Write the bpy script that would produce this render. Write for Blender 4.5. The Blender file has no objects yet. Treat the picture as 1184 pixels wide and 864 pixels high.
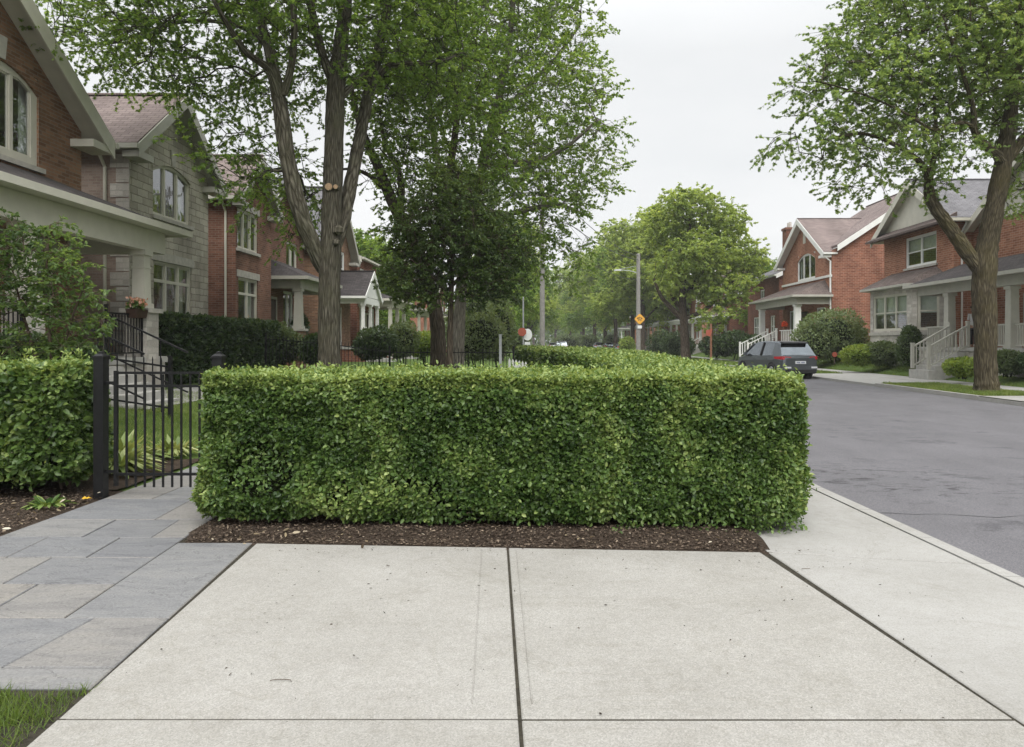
import bpy, math, random
import numpy as np

R = math.radians
rng = np.random.default_rng(7)
random.seed(7)
C = bpy.context.scene.collection
SC = bpy.context.scene
CAMZ = 1.6
F_PX, VX, VY = 850.0, 620.0, 395.0


def W(px, py, Y):
    """photo pixel + distance along the street -> world point"""
    return np.array([(px - VX) * Y / F_PX, Y, CAMZ + (VY - py) * Y / F_PX])


# ------------------------------------------------------------------ noise
def _hash(ix, iy, iz):
    h = (ix * 374761393 + iy * 668265263 + iz * 2147483647) & 0xFFFFFFFF
    h = ((h ^ (h >> 13)) * 1274126177) & 0xFFFFFFFF
    return ((h ^ (h >> 16)) & 0xFFFF) / 65535.0


def vnoise(p, scale=1.0, seed=0):
    p = np.asarray(p, float) * scale + seed * 17.31
    i = np.floor(p).astype(np.int64)
    f = p - i
    f = f * f * (3 - 2 * f)
    out = 0
    for dx in (0, 1):
        for dy in (0, 1):
            for dz in (0, 1):
                w = (f[..., 0] if dx else 1 - f[..., 0]) * (f[..., 1] if dy else 1 - f[..., 1]) * (f[..., 2] if dz else 1 - f[..., 2])
                out = out + w * _hash(i[..., 0] + dx, i[..., 1] + dy, i[..., 2] + dz)
    return out


def unit(v):
    return v / np.maximum(np.linalg.norm(v, axis=-1, keepdims=True), 1e-9)


def sstep(x, a, b):
    t = np.clip((np.asarray(x, float) - a) / (b - a), 0, 1)
    return t * t * (3 - 2 * t)


# ------------------------------------------------------------------ materials
class NT:
    def __init__(self, name):
        self.m = bpy.data.materials.new(name)
        self.m.use_nodes = True
        self.t = self.m.node_tree
        self.t.nodes.clear()
        self.out = self.t.nodes.new('ShaderNodeOutputMaterial')

    def n(self, typ, **kw):
        nd = self.t.nodes.new('ShaderNode' + typ)
        for k, v in kw.items():
            if k in nd.inputs:
                if hasattr(v, 'links') or isinstance(v, bpy.types.NodeSocket):
                    self.t.links.new(v, nd.inputs[k])
                else:
                    nd.inputs[k].default_value = v
            else:
                setattr(nd, k, v)
        return nd

    def link(self, a, b):
        self.t.links.new(a, b)

    def mix(self, fac, a, b, blend='MIX'):
        nd = self.t.nodes.new('ShaderNodeMix')
        nd.data_type = 'RGBA'
        nd.blend_type = blend
        for idx, v in ((0, fac), (6, a), (7, b)):
            if isinstance(v, bpy.types.NodeSocket):
                self.t.links.new(v, nd.inputs[idx])
            else:
                nd.inputs[idx].default_value = v if idx == 0 or len(v) == 4 else (*v, 1)
        return nd.outputs[2]

    def ramp(self, fac, stops):
        nd = self.t.nodes.new('ShaderNodeValToRGB')
        cr = nd.color_ramp
        while len(cr.elements) < len(stops):
            cr.elements.new(0.5)
        for e, (p, c) in zip(cr.elements, stops):
            e.position = p
            e.color = (*c, 1) if len(c) == 3 else c
        self.t.links.new(fac, nd.inputs[0])
        return nd.outputs[0]

    def bump(self, h, strength=0.3, dist=0.02, normal=None):
        nd = self.t.nodes.new('ShaderNodeBump')
        nd.inputs['Strength'].default_value = strength
        nd.inputs['Distance'].default_value = dist
        self.t.links.new(h, nd.inputs['Height'])
        if normal is not None:
            self.t.links.new(normal, nd.inputs['Normal'])
        return nd.outputs[0]

    def noise(self, vec, scale, detail=4, rough=0.55, dist=0.0):
        nd = self.n('TexNoise', Scale=scale, Detail=detail, Roughness=rough, Distortion=dist)
        if vec is not None:
            self.t.links.new(vec, nd.inputs['Vector'])
        return nd.outputs['Fac']

    def principled(self, col, rough=0.8, normal=None, metallic=0.0, spec=0.3):
        p = self.n('BsdfPrincipled')
        for k, v in (('Base Color', col), ('Roughness', rough)):
            if isinstance(v, bpy.types.NodeSocket):
                self.t.links.new(v, p.inputs[k])
            else:
                p.inputs[k].default_value = (*v, 1) if isinstance(v, tuple) else v
        p.inputs['Metallic'].default_value = metallic
        p.inputs['Specular IOR Level'].default_value = spec
        if normal is not None:
            self.t.links.new(normal, p.inputs['Normal'])
        self.t.links.new(p.outputs[0], self.out.inputs[0])
        return p

    def vec(self, kind='Object', scale=None):
        o = self.n('TexCoord').outputs[kind]
        if scale:
            mp = self.n('Mapping')
            mp.inputs['Scale'].default_value = scale
            self.t.links.new(o, mp.inputs[0])
            o = mp.outputs[0]
        return o


def world_pos(k):
    return k.n('NewGeometry').outputs['Position']


def mul(c, f):
    return tuple(min(1, x * f) for x in c)


def m_plain(name, col, rough=0.7, var=0.12, scale=3.0, bump=0.0, metallic=0.0, spec=0.3):
    k = NT(name)
    pos = world_pos(k)
    n1 = k.noise(pos, scale, 5)
    c = k.ramp(n1, [(0.3, mul(col, 1 - var)), (0.7, mul(col, 1 + var))])
    nrm = None
    if bump:
        nrm = k.bump(k.noise(pos, 60, 3), bump, 0.01)
    k.principled(c, rough, nrm, metallic, spec)
    return k.m


def m_brick(name, c1, c2, mortar, bw=0.22, bh=0.075, ms=0.009, dirt=0.3, bump=0.5, jit_=0.012):
    k = NT(name)
    uv = k.vec('UV')
    pos = world_pos(k)
    jit = k.n('VectorMath', operation='ADD')
    nz = k.n('TexNoise', Scale=9.0, Detail=2)
    k.link(pos, nz.inputs['Vector'])
    sc = k.n('VectorMath', operation='SCALE')
    k.link(nz.outputs['Color'], sc.inputs[0])
    sc.inputs['Scale'].default_value = jit_
    k.link(uv, jit.inputs[0])
    k.link(sc.outputs[0], jit.inputs[1])
    b = k.n('TexBrick')
    k.link(jit.outputs[0], b.inputs['Vector'])
    b.inputs['Color1'].default_value = (0, 0, 0, 1)
    b.inputs['Color2'].default_value = (1, 1, 1, 1)
    b.inputs['Mortar'].default_value = (.5, .5, .5, 1)
    b.inputs['Scale'].default_value = 1
    b.inputs['Mortar Size'].default_value = ms
    b.inputs['Mortar Smooth'].default_value = 0.2
    b.inputs['Bias'].default_value = 0
    b.inputs['Brick Width'].default_value = bw
    b.inputs['Row Height'].default_value = bh
    mid = tuple((x + y) / 2 for x, y in zip(c1, c2))
    body = k.ramp(b.outputs['Color'], [(0, c1), (0.5, mid), (1, c2)])
    fine = k.noise(pos, 40, 4)
    body = k.mix(0.35, body, k.ramp(fine, [(0.25, mul(mid, 0.55)), (0.75, mul(mid, 1.45))]))
    col = k.mix(b.outputs['Fac'], body, mortar)
    big = k.noise(k.vec('UV', (0.5, 0.22, 1)), 1.6, 5, 0.6)
    w = k.ramp(big, [(0.3, (1 - dirt,) * 3), (0.62, (1.08,) * 3)])
    col = k.mix(1.0, col, w, 'MULTIPLY')
    inv = k.n('Math', operation='SUBTRACT')
    inv.inputs[0].default_value = 1
    k.link(b.outputs['Fac'], inv.inputs[1])
    add = k.n('Math', operation='MULTIPLY_ADD')
    k.link(fine, add.inputs[0])
    add.inputs[1].default_value = 0.6
    k.link(inv.outputs[0], add.inputs[2])
    k.principled(col, 0.9, k.bump(add.outputs[0], bump, 0.012), 0, 0.15)
    return k.m


def m_shingle(name, c1, c2):
    return m_brick(name, c1, c2, mul(c1, 0.45), 0.32, 0.15, 0.008, 0.25, 0.6)


def m_leaf(name, dark, mid, light, trans=0.35, rough=0.45):
    k = NT(name)
    a = k.n('Attribute', attribute_name='tint')
    col = k.ramp(a.outputs['Fac'], [(0.0, dark), (0.5, mid), (1.0, light)])
    p = k.n('BsdfPrincipled')
    k.link(col, p.inputs['Base Color'])
    p.inputs['Roughness'].default_value = rough
    p.inputs['Specular IOR Level'].default_value = 0.35
    tl = k.n('BsdfTranslucent')
    tc = k.mix(1.0, col, (1.9, 1.66, 0.98, 1), 'MULTIPLY')
    k.link(tc, tl.inputs[0])
    mx = k.n('MixShader')
    mx.inputs[0].default_value = trans
    k.link(p.outputs[0], mx.inputs[1])
    k.link(tl.outputs[0], mx.inputs[2])
    k.link(mx.outputs[0], k.out.inputs[0])
    return k.m


def m_bark(name, c1, c2, moss=None):
    k = NT(name)
    uv = k.vec('UV', (11.0, 1.7, 1))
    nz = k.n('TexNoise', Scale=1.6, Detail=7, Roughness=0.65, Distortion=0.6)
    k.link(uv, nz.inputs['Vector'])
    vo = k.n('TexVoronoi', feature='DISTANCE_TO_EDGE', Scale=1.2)
    k.link(k.vec('UV', (12.0, 2.2, 1)), vo.inputs['Vector'])
    ridge = k.n('Math', operation='MULTIPLY_ADD')
    k.link(vo.outputs['Distance'], ridge.inputs[0])
    ridge.inputs[1].default_value = 1.5
    k.link(nz.outputs['Fac'], ridge.inputs[2])
    col = k.ramp(ridge.outputs[0], [(0.42, mul(c1, 0.45)), (0.62, c1), (1.0, c2)])
    big = k.noise(k.vec('Object'), 1.3, 4)
    col = k.mix(k.ramp(big, [(0.5, (0, 0, 0)), (0.72, (.5, .5, .5))]), col, moss or mul(c1, 1.2))
    k.principled(col, 0.95, k.bump(ridge.outputs[0], 1.0, 0.06), 0, 0.1)
    return k.m


def m_ground(name, stops, scale, bump=0.3, dist=0.02, big=None, rough=0.95, spec=0.15, fine=None):
    """stops over a fine noise; big = (scale, lo, hi) large-scale multiplier"""
    k = NT(name)
    pos = world_pos(k)
    n1 = k.noise(pos, scale, 6, 0.7)
    col = k.ramp(n1, stops)
    if fine:
        n3 = k.noise(pos, fine[0], 3, 0.8)
        col = k.mix(1.0, col, k.ramp(n3, [(0.3, (fine[1],) * 3), (0.7, (fine[2],) * 3)]), 'MULTIPLY')
    if big:
        n2 = k.noise(pos, big[0], 4, 0.6)
        col = k.mix(1.0, col, k.ramp(n2, [(0.3, (big[1],) * 3), (0.7, (big[2],) * 3)]), 'MULTIPLY')
    k.principled(col, rough, k.bump(n1, bump, dist), 0, spec)
    return k.m


def m_concrete(name, col, broom=False):
    k = NT(name)
    pos = world_pos(k)
    agg = k.n('TexVoronoi', Scale=150.0)
    k.link(pos, agg.inputs['Vector'])
    n1 = k.noise(pos, 220 if not broom else 90, 3, 0.7)
    n2 = k.noise(pos, 1.1, 6, 0.62)
    n3 = k.noise(pos, 14, 5, 0.7)
    c = k.ramp(n1, [(0.25, mul(col, 0.66)), (0.42, mul(col, 0.94)), (0.7, mul(col, 1.1))])
    bw = k.n('RGBToBW')
    k.link(agg.outputs['Color'], bw.inputs[0])
    c = k.mix(0.20 if not broom else 0.05, c, bw.outputs[0], 'OVERLAY')
    st = k.noise(pos, 0.55, 7, 0.7, 1.5)
    c = k.mix(1.0, c, k.ramp(st, [(0.34, (0.92, 0.915, 0.90)), (0.48, (1, 1, 1))]), 'MULTIPLY')
    c = k.mix(1.0, c, k.ramp(n2, [(0.28, (0.86, 0.855, 0.84)), (0.72, (1.05, 1.05, 1.05))]), 'MULTIPLY')
    c = k.mix(1.0, c, k.ramp(n3, [(0.3, (0.93, 0.925, 0.91)), (0.6, (1.02, 1.02, 1.02))]), 'MULTIPLY')
    ck = k.noise(pos, 0.8, 6, 0.62, 1.5)
    c = k.mix(1.0, c, k.ramp(ck, [(0.489, (1, 1, 1)), (0.4985, (0.92, 0.915, 0.90)), (0.5015, (0.92, 0.915, 0.90)), (0.511, (1, 1, 1))]), 'MULTIPLY')
    # per-slab tone
    g = k.n('NewGeometry')
    c = k.mix(1.0, c, k.ramp(g.outputs['Random Per Island'], [(0, (0.95, 0.95, 0.94)), (1, (1.03, 1.03, 1.03))]), 'MULTIPLY')
    k.principled(c, 0.92, k.bump(n1, 0.35, 0.004), 0, 0.2)
    return k.m


def m_flag(name):
    k = NT(name)
    pos = world_pos(k)
    g = k.n('NewGeometry')
    base = k.ramp(g.outputs['Random Per Island'], [(0.0, (0.168, 0.170, 0.177)), (0.3, (0.205, 0.205, 0.205)), (0.6, (0.225, 0.212, 0.195)), (0.85, (0.18, 0.183, 0.19)), (1.0, (0.215, 0.20, 0.184))])
    mp = k.n('Mapping')
    mp.inputs['Scale'].default_value = (0.8, 2.6, 1)
    k.link(pos, mp.inputs[0])
    st = k.noise(mp.outputs[0], 2.2, 7, 0.62, 1.2)
    col = k.mix(1.0, base, k.ramp(st, [(0.28, (0.8, 0.8, 0.82)), (0.5, (1, 1, 1)), (0.75, (1.14, 1.12, 1.08))]), 'MULTIPLY')
    mp3 = k.n('Mapping')
    mp3.inputs['Scale'].default_value = (0.9, 2.2, 1)
    k.link(pos, mp3.inputs[0])
    cl = k.noise(mp3.outputs[0], 1.5, 5, 0.6, 2.5)
    col = k.mix(1.0, col, k.ramp(cl, [(0.478, (1, 1, 1)), (0.497, (0.62, 0.62, 0.63)), (0.503, (1.12, 1.12, 1.11)), (0.53, (1, 1, 1))]), 'MULTIPLY')
    fi = k.noise(pos, 70, 5, 0.75)
    col = k.mix(1.0, col, k.ramp(fi, [(0.3, (0.74,) * 3), (0.7, (1.22,) * 3)]), 'MULTIPLY')
    h = k.n('Math', operation='MULTIPLY_ADD')
    k.link(st, h.inputs[0])
    h.inputs[1].default_value = 2.0
    k.link(fi, h.inputs[2])
    k.principled(col, 0.75, k.bump(h.outputs[0], 0.35, 0.008), 0, 0.3)
    return k.m


def m_asphalt(name):
    k = NT(name)
    pos = world_pos(k)
    n1 = k.noise(pos, 130, 4, 0.8)
    c = k.ramp(n1, [(0.25, (0.06, 0.058, 0.062)), (0.5, (0.135, 0.131, 0.14)), (0.78, (0.27, 0.262, 0.275))])
    mp = k.n('Mapping')
    mp.inputs['Scale'].default_value = (1.2, 0.6, 1)
    k.link(pos, mp.inputs[0])
    c = k.mix(1.0, c, k.ramp(k.noise(mp.outputs[0], 0.9, 6, 0.65), [(0.3, (0.84,) * 3), (0.7, (1.1,) * 3)]), 'MULTIPLY')
    g2 = k.noise(pos, 42, 5, 0.8)
    c = k.mix(1.0, c, k.ramp(g2, [(0.28, (0.66,) * 3), (0.5, (1.0,) * 3), (0.74, (1.38,) * 3)]), 'MULTIPLY')
    # scuffed oil stains with a shape of their own
    mp2 = k.n('Mapping')
    mp2.inputs['Scale'].default_value = (0.8, 1.3, 1)
    k.link(pos, mp2.inputs[0])
    st = k.noise(mp2.outputs[0], 0.9, 7, 0.7, 0.8)
    c = k.mix(1.0, c, k.ramp(st, [(0.57, (1, 1, 1)), (0.68, (0.58, 0.58, 0.59))]), 'MULTIPLY')
    k.principled(c, 0.88, k.bump(n1, 0.5, 0.006), 0, 0.25)
    return k.m


def m_glass(name, refl=0.3, tint=(0.75, 0.8, 0.8)):
    k = NT(name)
    tr = k.n('BsdfTransparent')
    tr.inputs[0].default_value = (*tint, 1)
    gl = k.n('BsdfGlossy')
    gl.inputs['Roughness'].default_value = 0.02
    gl.inputs['Color'].default_value = (0.9, 0.92, 0.93, 1)
    k.link(k.bump(k.noise(world_pos(k), 1.6, 2), 0.12, 0.05), gl.inputs['Normal'])
    lw = k.n('LayerWeight', Blend=0.25)
    mr = k.n('MapRange')
    k.link(lw.outputs['Facing'], mr.inputs['Value'])
    mr.inputs['To Min'].default_value = refl * 0.5
    mr.inputs['To Max'].default_value = min(1, refl * 2.2)
    mx = k.n('MixShader')
    k.link(mr.outputs[0], mx.inputs[0])
    k.link(tr.outputs[0], mx.inputs[1])
    k.link(gl.outputs[0], mx.inputs[2])
    k.link(mx.outputs[0], k.out.inputs[0])
    return k.m


M = {}
M['brick_brown'] = m_brick('brick_brown', (0.135, 0.07, 0.042), (0.36, 0.205, 0.125), (0.26, 0.205, 0.155), .28, .085, .010, dirt=0.45)
M['brick_mauve'] = m_brick('brick_mauve', (0.26, 0.19, 0.16), (0.38, 0.30, 0.25), (0.34, 0.29, 0.25), dirt=0.3)
M['brick_red'] = m_brick('brick_red', (0.15, 0.052, 0.032), (0.33, 0.135, 0.085), (0.36, 0.25, 0.195), .33, .112, .011, dirt=0.35)
M['brick_rust'] = m_brick('brick_rust', (0.125, 0.056, 0.037), (0.27, 0.13, 0.088), (0.24, 0.185, 0.15), .25, .082, .009, dirt=0.4)
M['brick_orange'] = m_brick('brick_orange', (0.215, 0.085, 0.050), (0.42, 0.20, 0.125), (0.42, 0.30, 0.23), .30, .105, .010, dirt=0.3)
M['brick_dark'] = m_brick('brick_dark', (0.13, 0.047, 0.032), (0.25, 0.095, 0.062), (0.26, 0.19, 0.15), .33, .112, .012, dirt=0.35)
M['stone'] = m_brick('stone', (0.34, 0.31, 0.255), (0.56, 0.525, 0.45), (0.27, 0.245, 0.205), 0.58, 0.21, 0.013, 0.42, 1.0, 0.06)
M['stone_pale'] = m_brick('stone_pale', (0.33, 0.30, 0.265), (0.60, 0.57, 0.52), (0.44, 0.42, 0.38), 0.36, 0.15, 0.014, 0.25, 0.9, 0.04)
M['shingle_mauve'] = m_shingle('shingle_mauve', (0.165, 0.130, 0.124), (0.265, 0.215, 0.20))
M['shingle_brown'] = m_shingle('shingle_brown', (0.105, 0.083, 0.076), (0.18, 0.145, 0.132))
M['shingle_grey'] = m_shingle('shingle_grey', (0.135, 0.132, 0.14), (0.21, 0.205, 0.215))
M['shingle_dark'] = m_shingle('shingle_dark', (0.05, 0.045, 0.045), (0.095, 0.085, 0.085))
M['cream'] = m_plain('cream_paint', (0.55, 0.53, 0.455), 0.55, 0.07)
M['trim_grey'] = m_plain('trim_grey', (0.42, 0.41, 0.36), 0.55, 0.08)
M['white'] = m_plain('white_paint', (0.74, 0.74, 0.71), 0.5, 0.06)
M['sill'] = m_plain('sill_stone', (0.42, 0.40, 0.36), 0.85, 0.15, 6, 0.2)
M['black_metal'] = m_plain('black_metal', (0.009, 0.009, 0.010), 0.42, 0.25, 20, 0.05, 0.0, 0.3)
M['dark_wood'] = m_plain('dark_wood', (0.045, 0.026, 0.018), 0.5, 0.3, 6)
M['glass'] = m_glass('window_glass', 0.26)
M['curtain'] = m_plain('curtain', (0.62, 0.61, 0.56), 0.9, 0.1, 5)
M['room'] = m_plain('room', (0.10, 0.09, 0.08), 0.95)
M['concrete'] = m_concrete('concrete_aggregate', (0.338, 0.328, 0.308))
M['walk'] = m_concrete('concrete_broomed', (0.36, 0.353, 0.34), True)
M['step'] = m_plain('step_concrete', (0.40, 0.39, 0.365), 0.9, 0.15, 5, 0.3)
M['flag'] = m_flag('bluestone')
M['joint'] = m_ground('joint_dirt', [(0.3, (0.018, 0.016, 0.012)), (0.7, (0.065, 0.058, 0.044))], 40)
M['asphalt'] = m_asphalt('asphalt')
M['tar'] = m_plain('tar', (0.085, 0.083, 0.085), 0.7, 0.2, 20, 0.2)
M['mulch'] = m_ground('mulch', [(0.25, (0.020, 0.015, 0.011)), (0.5, (0.064, 0.047, 0.035)), (0.75, (0.14, 0.105, 0.08))], 55, 1.0, 0.03, (3, 0.75, 1.15))
M['chip'] = m_leaf('mulch_chip', (0.028, 0.019, 0.013), (0.085, 0.060, 0.043), (0.28, 0.22, 0.16), 0.0, 0.9)
M['litter'] = m_leaf('litter', (0.09, 0.06, 0.04), (0.30, 0.24, 0.15), (0.55, 0.50, 0.40), 0.1, 0.8)
M['lawn'] = m_ground('lawn', [(0.25, (0.035, 0.055, 0.012)), (0.5, (0.085, 0.135, 0.03)), (0.8, (0.15, 0.21, 0.06))], 26, 0.8, 0.04, (0.6, 0.8, 1.15), 0.95, 0.15, (160, 0.6, 1.35))
M['lawn_dry'] = m_ground('lawn_dry', [(0.25, (0.06, 0.065, 0.02)), (0.5, (0.14, 0.15, 0.05)), (0.8, (0.25, 0.24, 0.11))], 20, 0.8, 0.04, (0.7, 0.8, 1.15), 0.95, 0.15, (160, 0.6, 1.35))
M['earth'] = m_ground('earth', [(0.25, (0.05, 0.06, 0.02)), (0.75, (0.11, 0.13, 0.05))], 1.0)
M['blade'] = m_leaf('grass_blade', (0.05, 0.085, 0.018), (0.115, 0.18, 0.035), (0.24, 0.28, 0.09), 0.35)
M['hedge_leaf'] = m_leaf('hedge_leaf', (0.028, 0.062, 0.014), (0.110, 0.182, 0.045), (0.345, 0.425, 0.14), 0.25, 0.34)
M['shade_leaf'] = m_leaf('yew_leaf', (0.018, 0.040, 0.014), (0.050, 0.088, 0.028), (0.125, 0.175, 0.058), 0.22, 0.45)
M['lime_leaf'] = m_leaf('lime_leaf', (0.08, 0.13, 0.02), (0.18, 0.26, 0.04), (0.36, 0.42, 0.10), 0.3)
M['grey_leaf'] = m_leaf('grey_leaf', (0.06, 0.09, 0.035), (0.13, 0.18, 0.075), (0.24, 0.29, 0.14), 0.3)
M['pale_leaf'] = m_leaf('hosta_leaf', (0.11, 0.17, 0.05), (0.22, 0.28, 0.09), (0.48, 0.50, 0.26), 0.3)
M['tree_leaf'] = m_leaf('maple_leaf', (0.062, 0.118, 0.027), (0.165, 0.265, 0.062), (0.31, 0.41, 0.12), 0.55, 0.4)
M['tree_leaf_dark'] = m_leaf('linden_leaf', (0.034, 0.062, 0.020), (0.082, 0.132, 0.042), (0.18, 0.245, 0.078), 0.42, 0.4)
M['tree_leaf_cool'] = m_leaf('ash_leaf', (0.07, 0.122, 0.042), (0.185, 0.28, 0.092), (0.34, 0.43, 0.165), 0.52, 0.4)
M['tree_leaf_bright'] = m_leaf('locust_leaf', (0.11, 0.17, 0.042), (0.26, 0.35, 0.10), (0.44, 0.53, 0.175), 0.48, 0.4)
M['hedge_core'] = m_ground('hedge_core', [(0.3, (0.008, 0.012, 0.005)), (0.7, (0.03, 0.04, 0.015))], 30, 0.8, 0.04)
M['twig'] = m_plain('twig', (0.085, 0.062, 0.045), 0.95, 0.3, 15, 0.3)
M['bark_grey'] = m_bark('bark_grey', (0.085, 0.076, 0.056), (0.185, 0.170, 0.132), (0.125, 0.125, 0.078))
M['bark_brown'] = m_bark('bark_brown', (0.085, 0.066, 0.050), (0.20, 0.165, 0.125))
M['bark_olive'] = m_bark('bark_olive', (0.078, 0.064, 0.042), (0.175, 0.15, 0.10), (0.135, 0.115, 0.05))
M['bark_pale'] = m_bark('bark_pale', (0.19, 0.17, 0.14), (0.36, 0.33, 0.28))
M['cutwood'] = m_plain('cut_wood', (0.33, 0.225, 0.135), 0.8, 0.25, 30)
M['galv'] = m_plain('galvanised', (0.36, 0.37, 0.38), 0.5, 0.12, 8, 0.0, 0.35)
M['pole_wood'] = m_plain('pole_grey', (0.24, 0.23, 0.215), 0.9, 0.18, 4, 0.2)
M['wire'] = m_plain('wire', (0.06, 0.06, 0.065), 0.6)
M['wire_pale'] = m_plain('wire_pale', (0.45, 0.46, 0.46), 0.6)
M['sign_yellow'] = m_plain('sign_yellow', (0.72, 0.37, 0.055), 0.5, 0.06)
M['sign_black'] = m_plain('sign_black', (0.06, 0.045, 0.03), 0.5)
M['sign_red'] = m_plain('sign_red', (0.33, 0.085, 0.055), 0.5, 0.06)
M['sign_white'] = m_plain('sign_white', (0.72, 0.73, 0.73), 0.5, 0.06)
M['rust'] = m_plain('rusty_post', (0.20, 0.095, 0.055), 0.8, 0.2, 9)
M['flower_pink'] = m_leaf('petal_pink', (0.5, 0.06, 0.10), (0.62, 0.12, 0.16), (0.75, 0.25, 0.25), 0.3)
M['flower_peach'] = m_leaf('petal_peach', (0.42, 0.20, 0.14), (0.55, 0.31, 0.23), (0.68, 0.45, 0.36), 0.3)
M['flower_red'] = m_leaf('petal_red', (0.5, 0.06, 0.03), (0.7, 0.12, 0.05), (0.8, 0.22, 0.10), 0.3)
M['wicker'] = m_plain('pale_wicker', (0.46, 0.45, 0.42), 0.9, 0.2, 25, 0.3)
M['chimney_pot'] = m_plain('chimney_pot', (0.5, 0.47, 0.43), 0.9, 0.12, 8)
M['cloth_white'] = m_plain('cloth_white', (0.62, 0.62, 0.62), 0.9, 0.08)
M['cloth_dark'] = m_plain('cloth_dark', (0.03, 0.03, 0.035), 0.9, 0.15)
M['skin'] = m_plain('skin', (0.42, 0.26, 0.19), 0.6, 0.06)
M['hair'] = m_plain('hair', (0.03, 0.022, 0.018), 0.6, 0.2)


# ------------------------------------------------------------------ mesh helpers
def np_mesh(name, verts, faces_flat, totals, mat=None, parent=None, off=(0, 0, 0), uv=None, tint=None, smooth=False):
    me = bpy.data.meshes.new(name)
    verts = np.asarray(verts, np.float32) - np.asarray(off, np.float32)
    nv, nf, nl = len(verts), len(totals), len(faces_flat)
    me.vertices.add(nv)
    me.vertices.foreach_set('co', verts.ravel())
    me.loops.add(nl)
    me.loops.foreach_set('vertex_index', np.asarray(faces_flat, np.int32))
    me.polygons.add(nf)
    st = np.zeros(nf, np.int32)
    st[1:] = np.cumsum(totals)[:-1]
    me.polygons.foreach_set('loop_start', st)
    try:
        me.polygons.foreach_set('loop_total', np.asarray(totals, np.int32))
    except Exception:
        pass
    if smooth:
        me.polygons.foreach_set('use_smooth', np.ones(nf, bool))
    me.update(calc_edges=True)
    if uv is not None:
        l = me.uv_layers.new(name='UVMap')
        l.data.foreach_set('uv', np.asarray(uv, np.float32).ravel())
    if tint is not None:
        a = me.attributes.new('tint', 'FLOAT', 'POINT')
        a.data.foreach_set('value', np.asarray(tint, np.float32))
    if mat is not None:
        me.materials.append(mat)
    o = bpy.data.objects.new(name, me)
    C.objects.link(o)
    if parent is not None:
        o.parent = parent
    else:
        o.location = off
    return o


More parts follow.
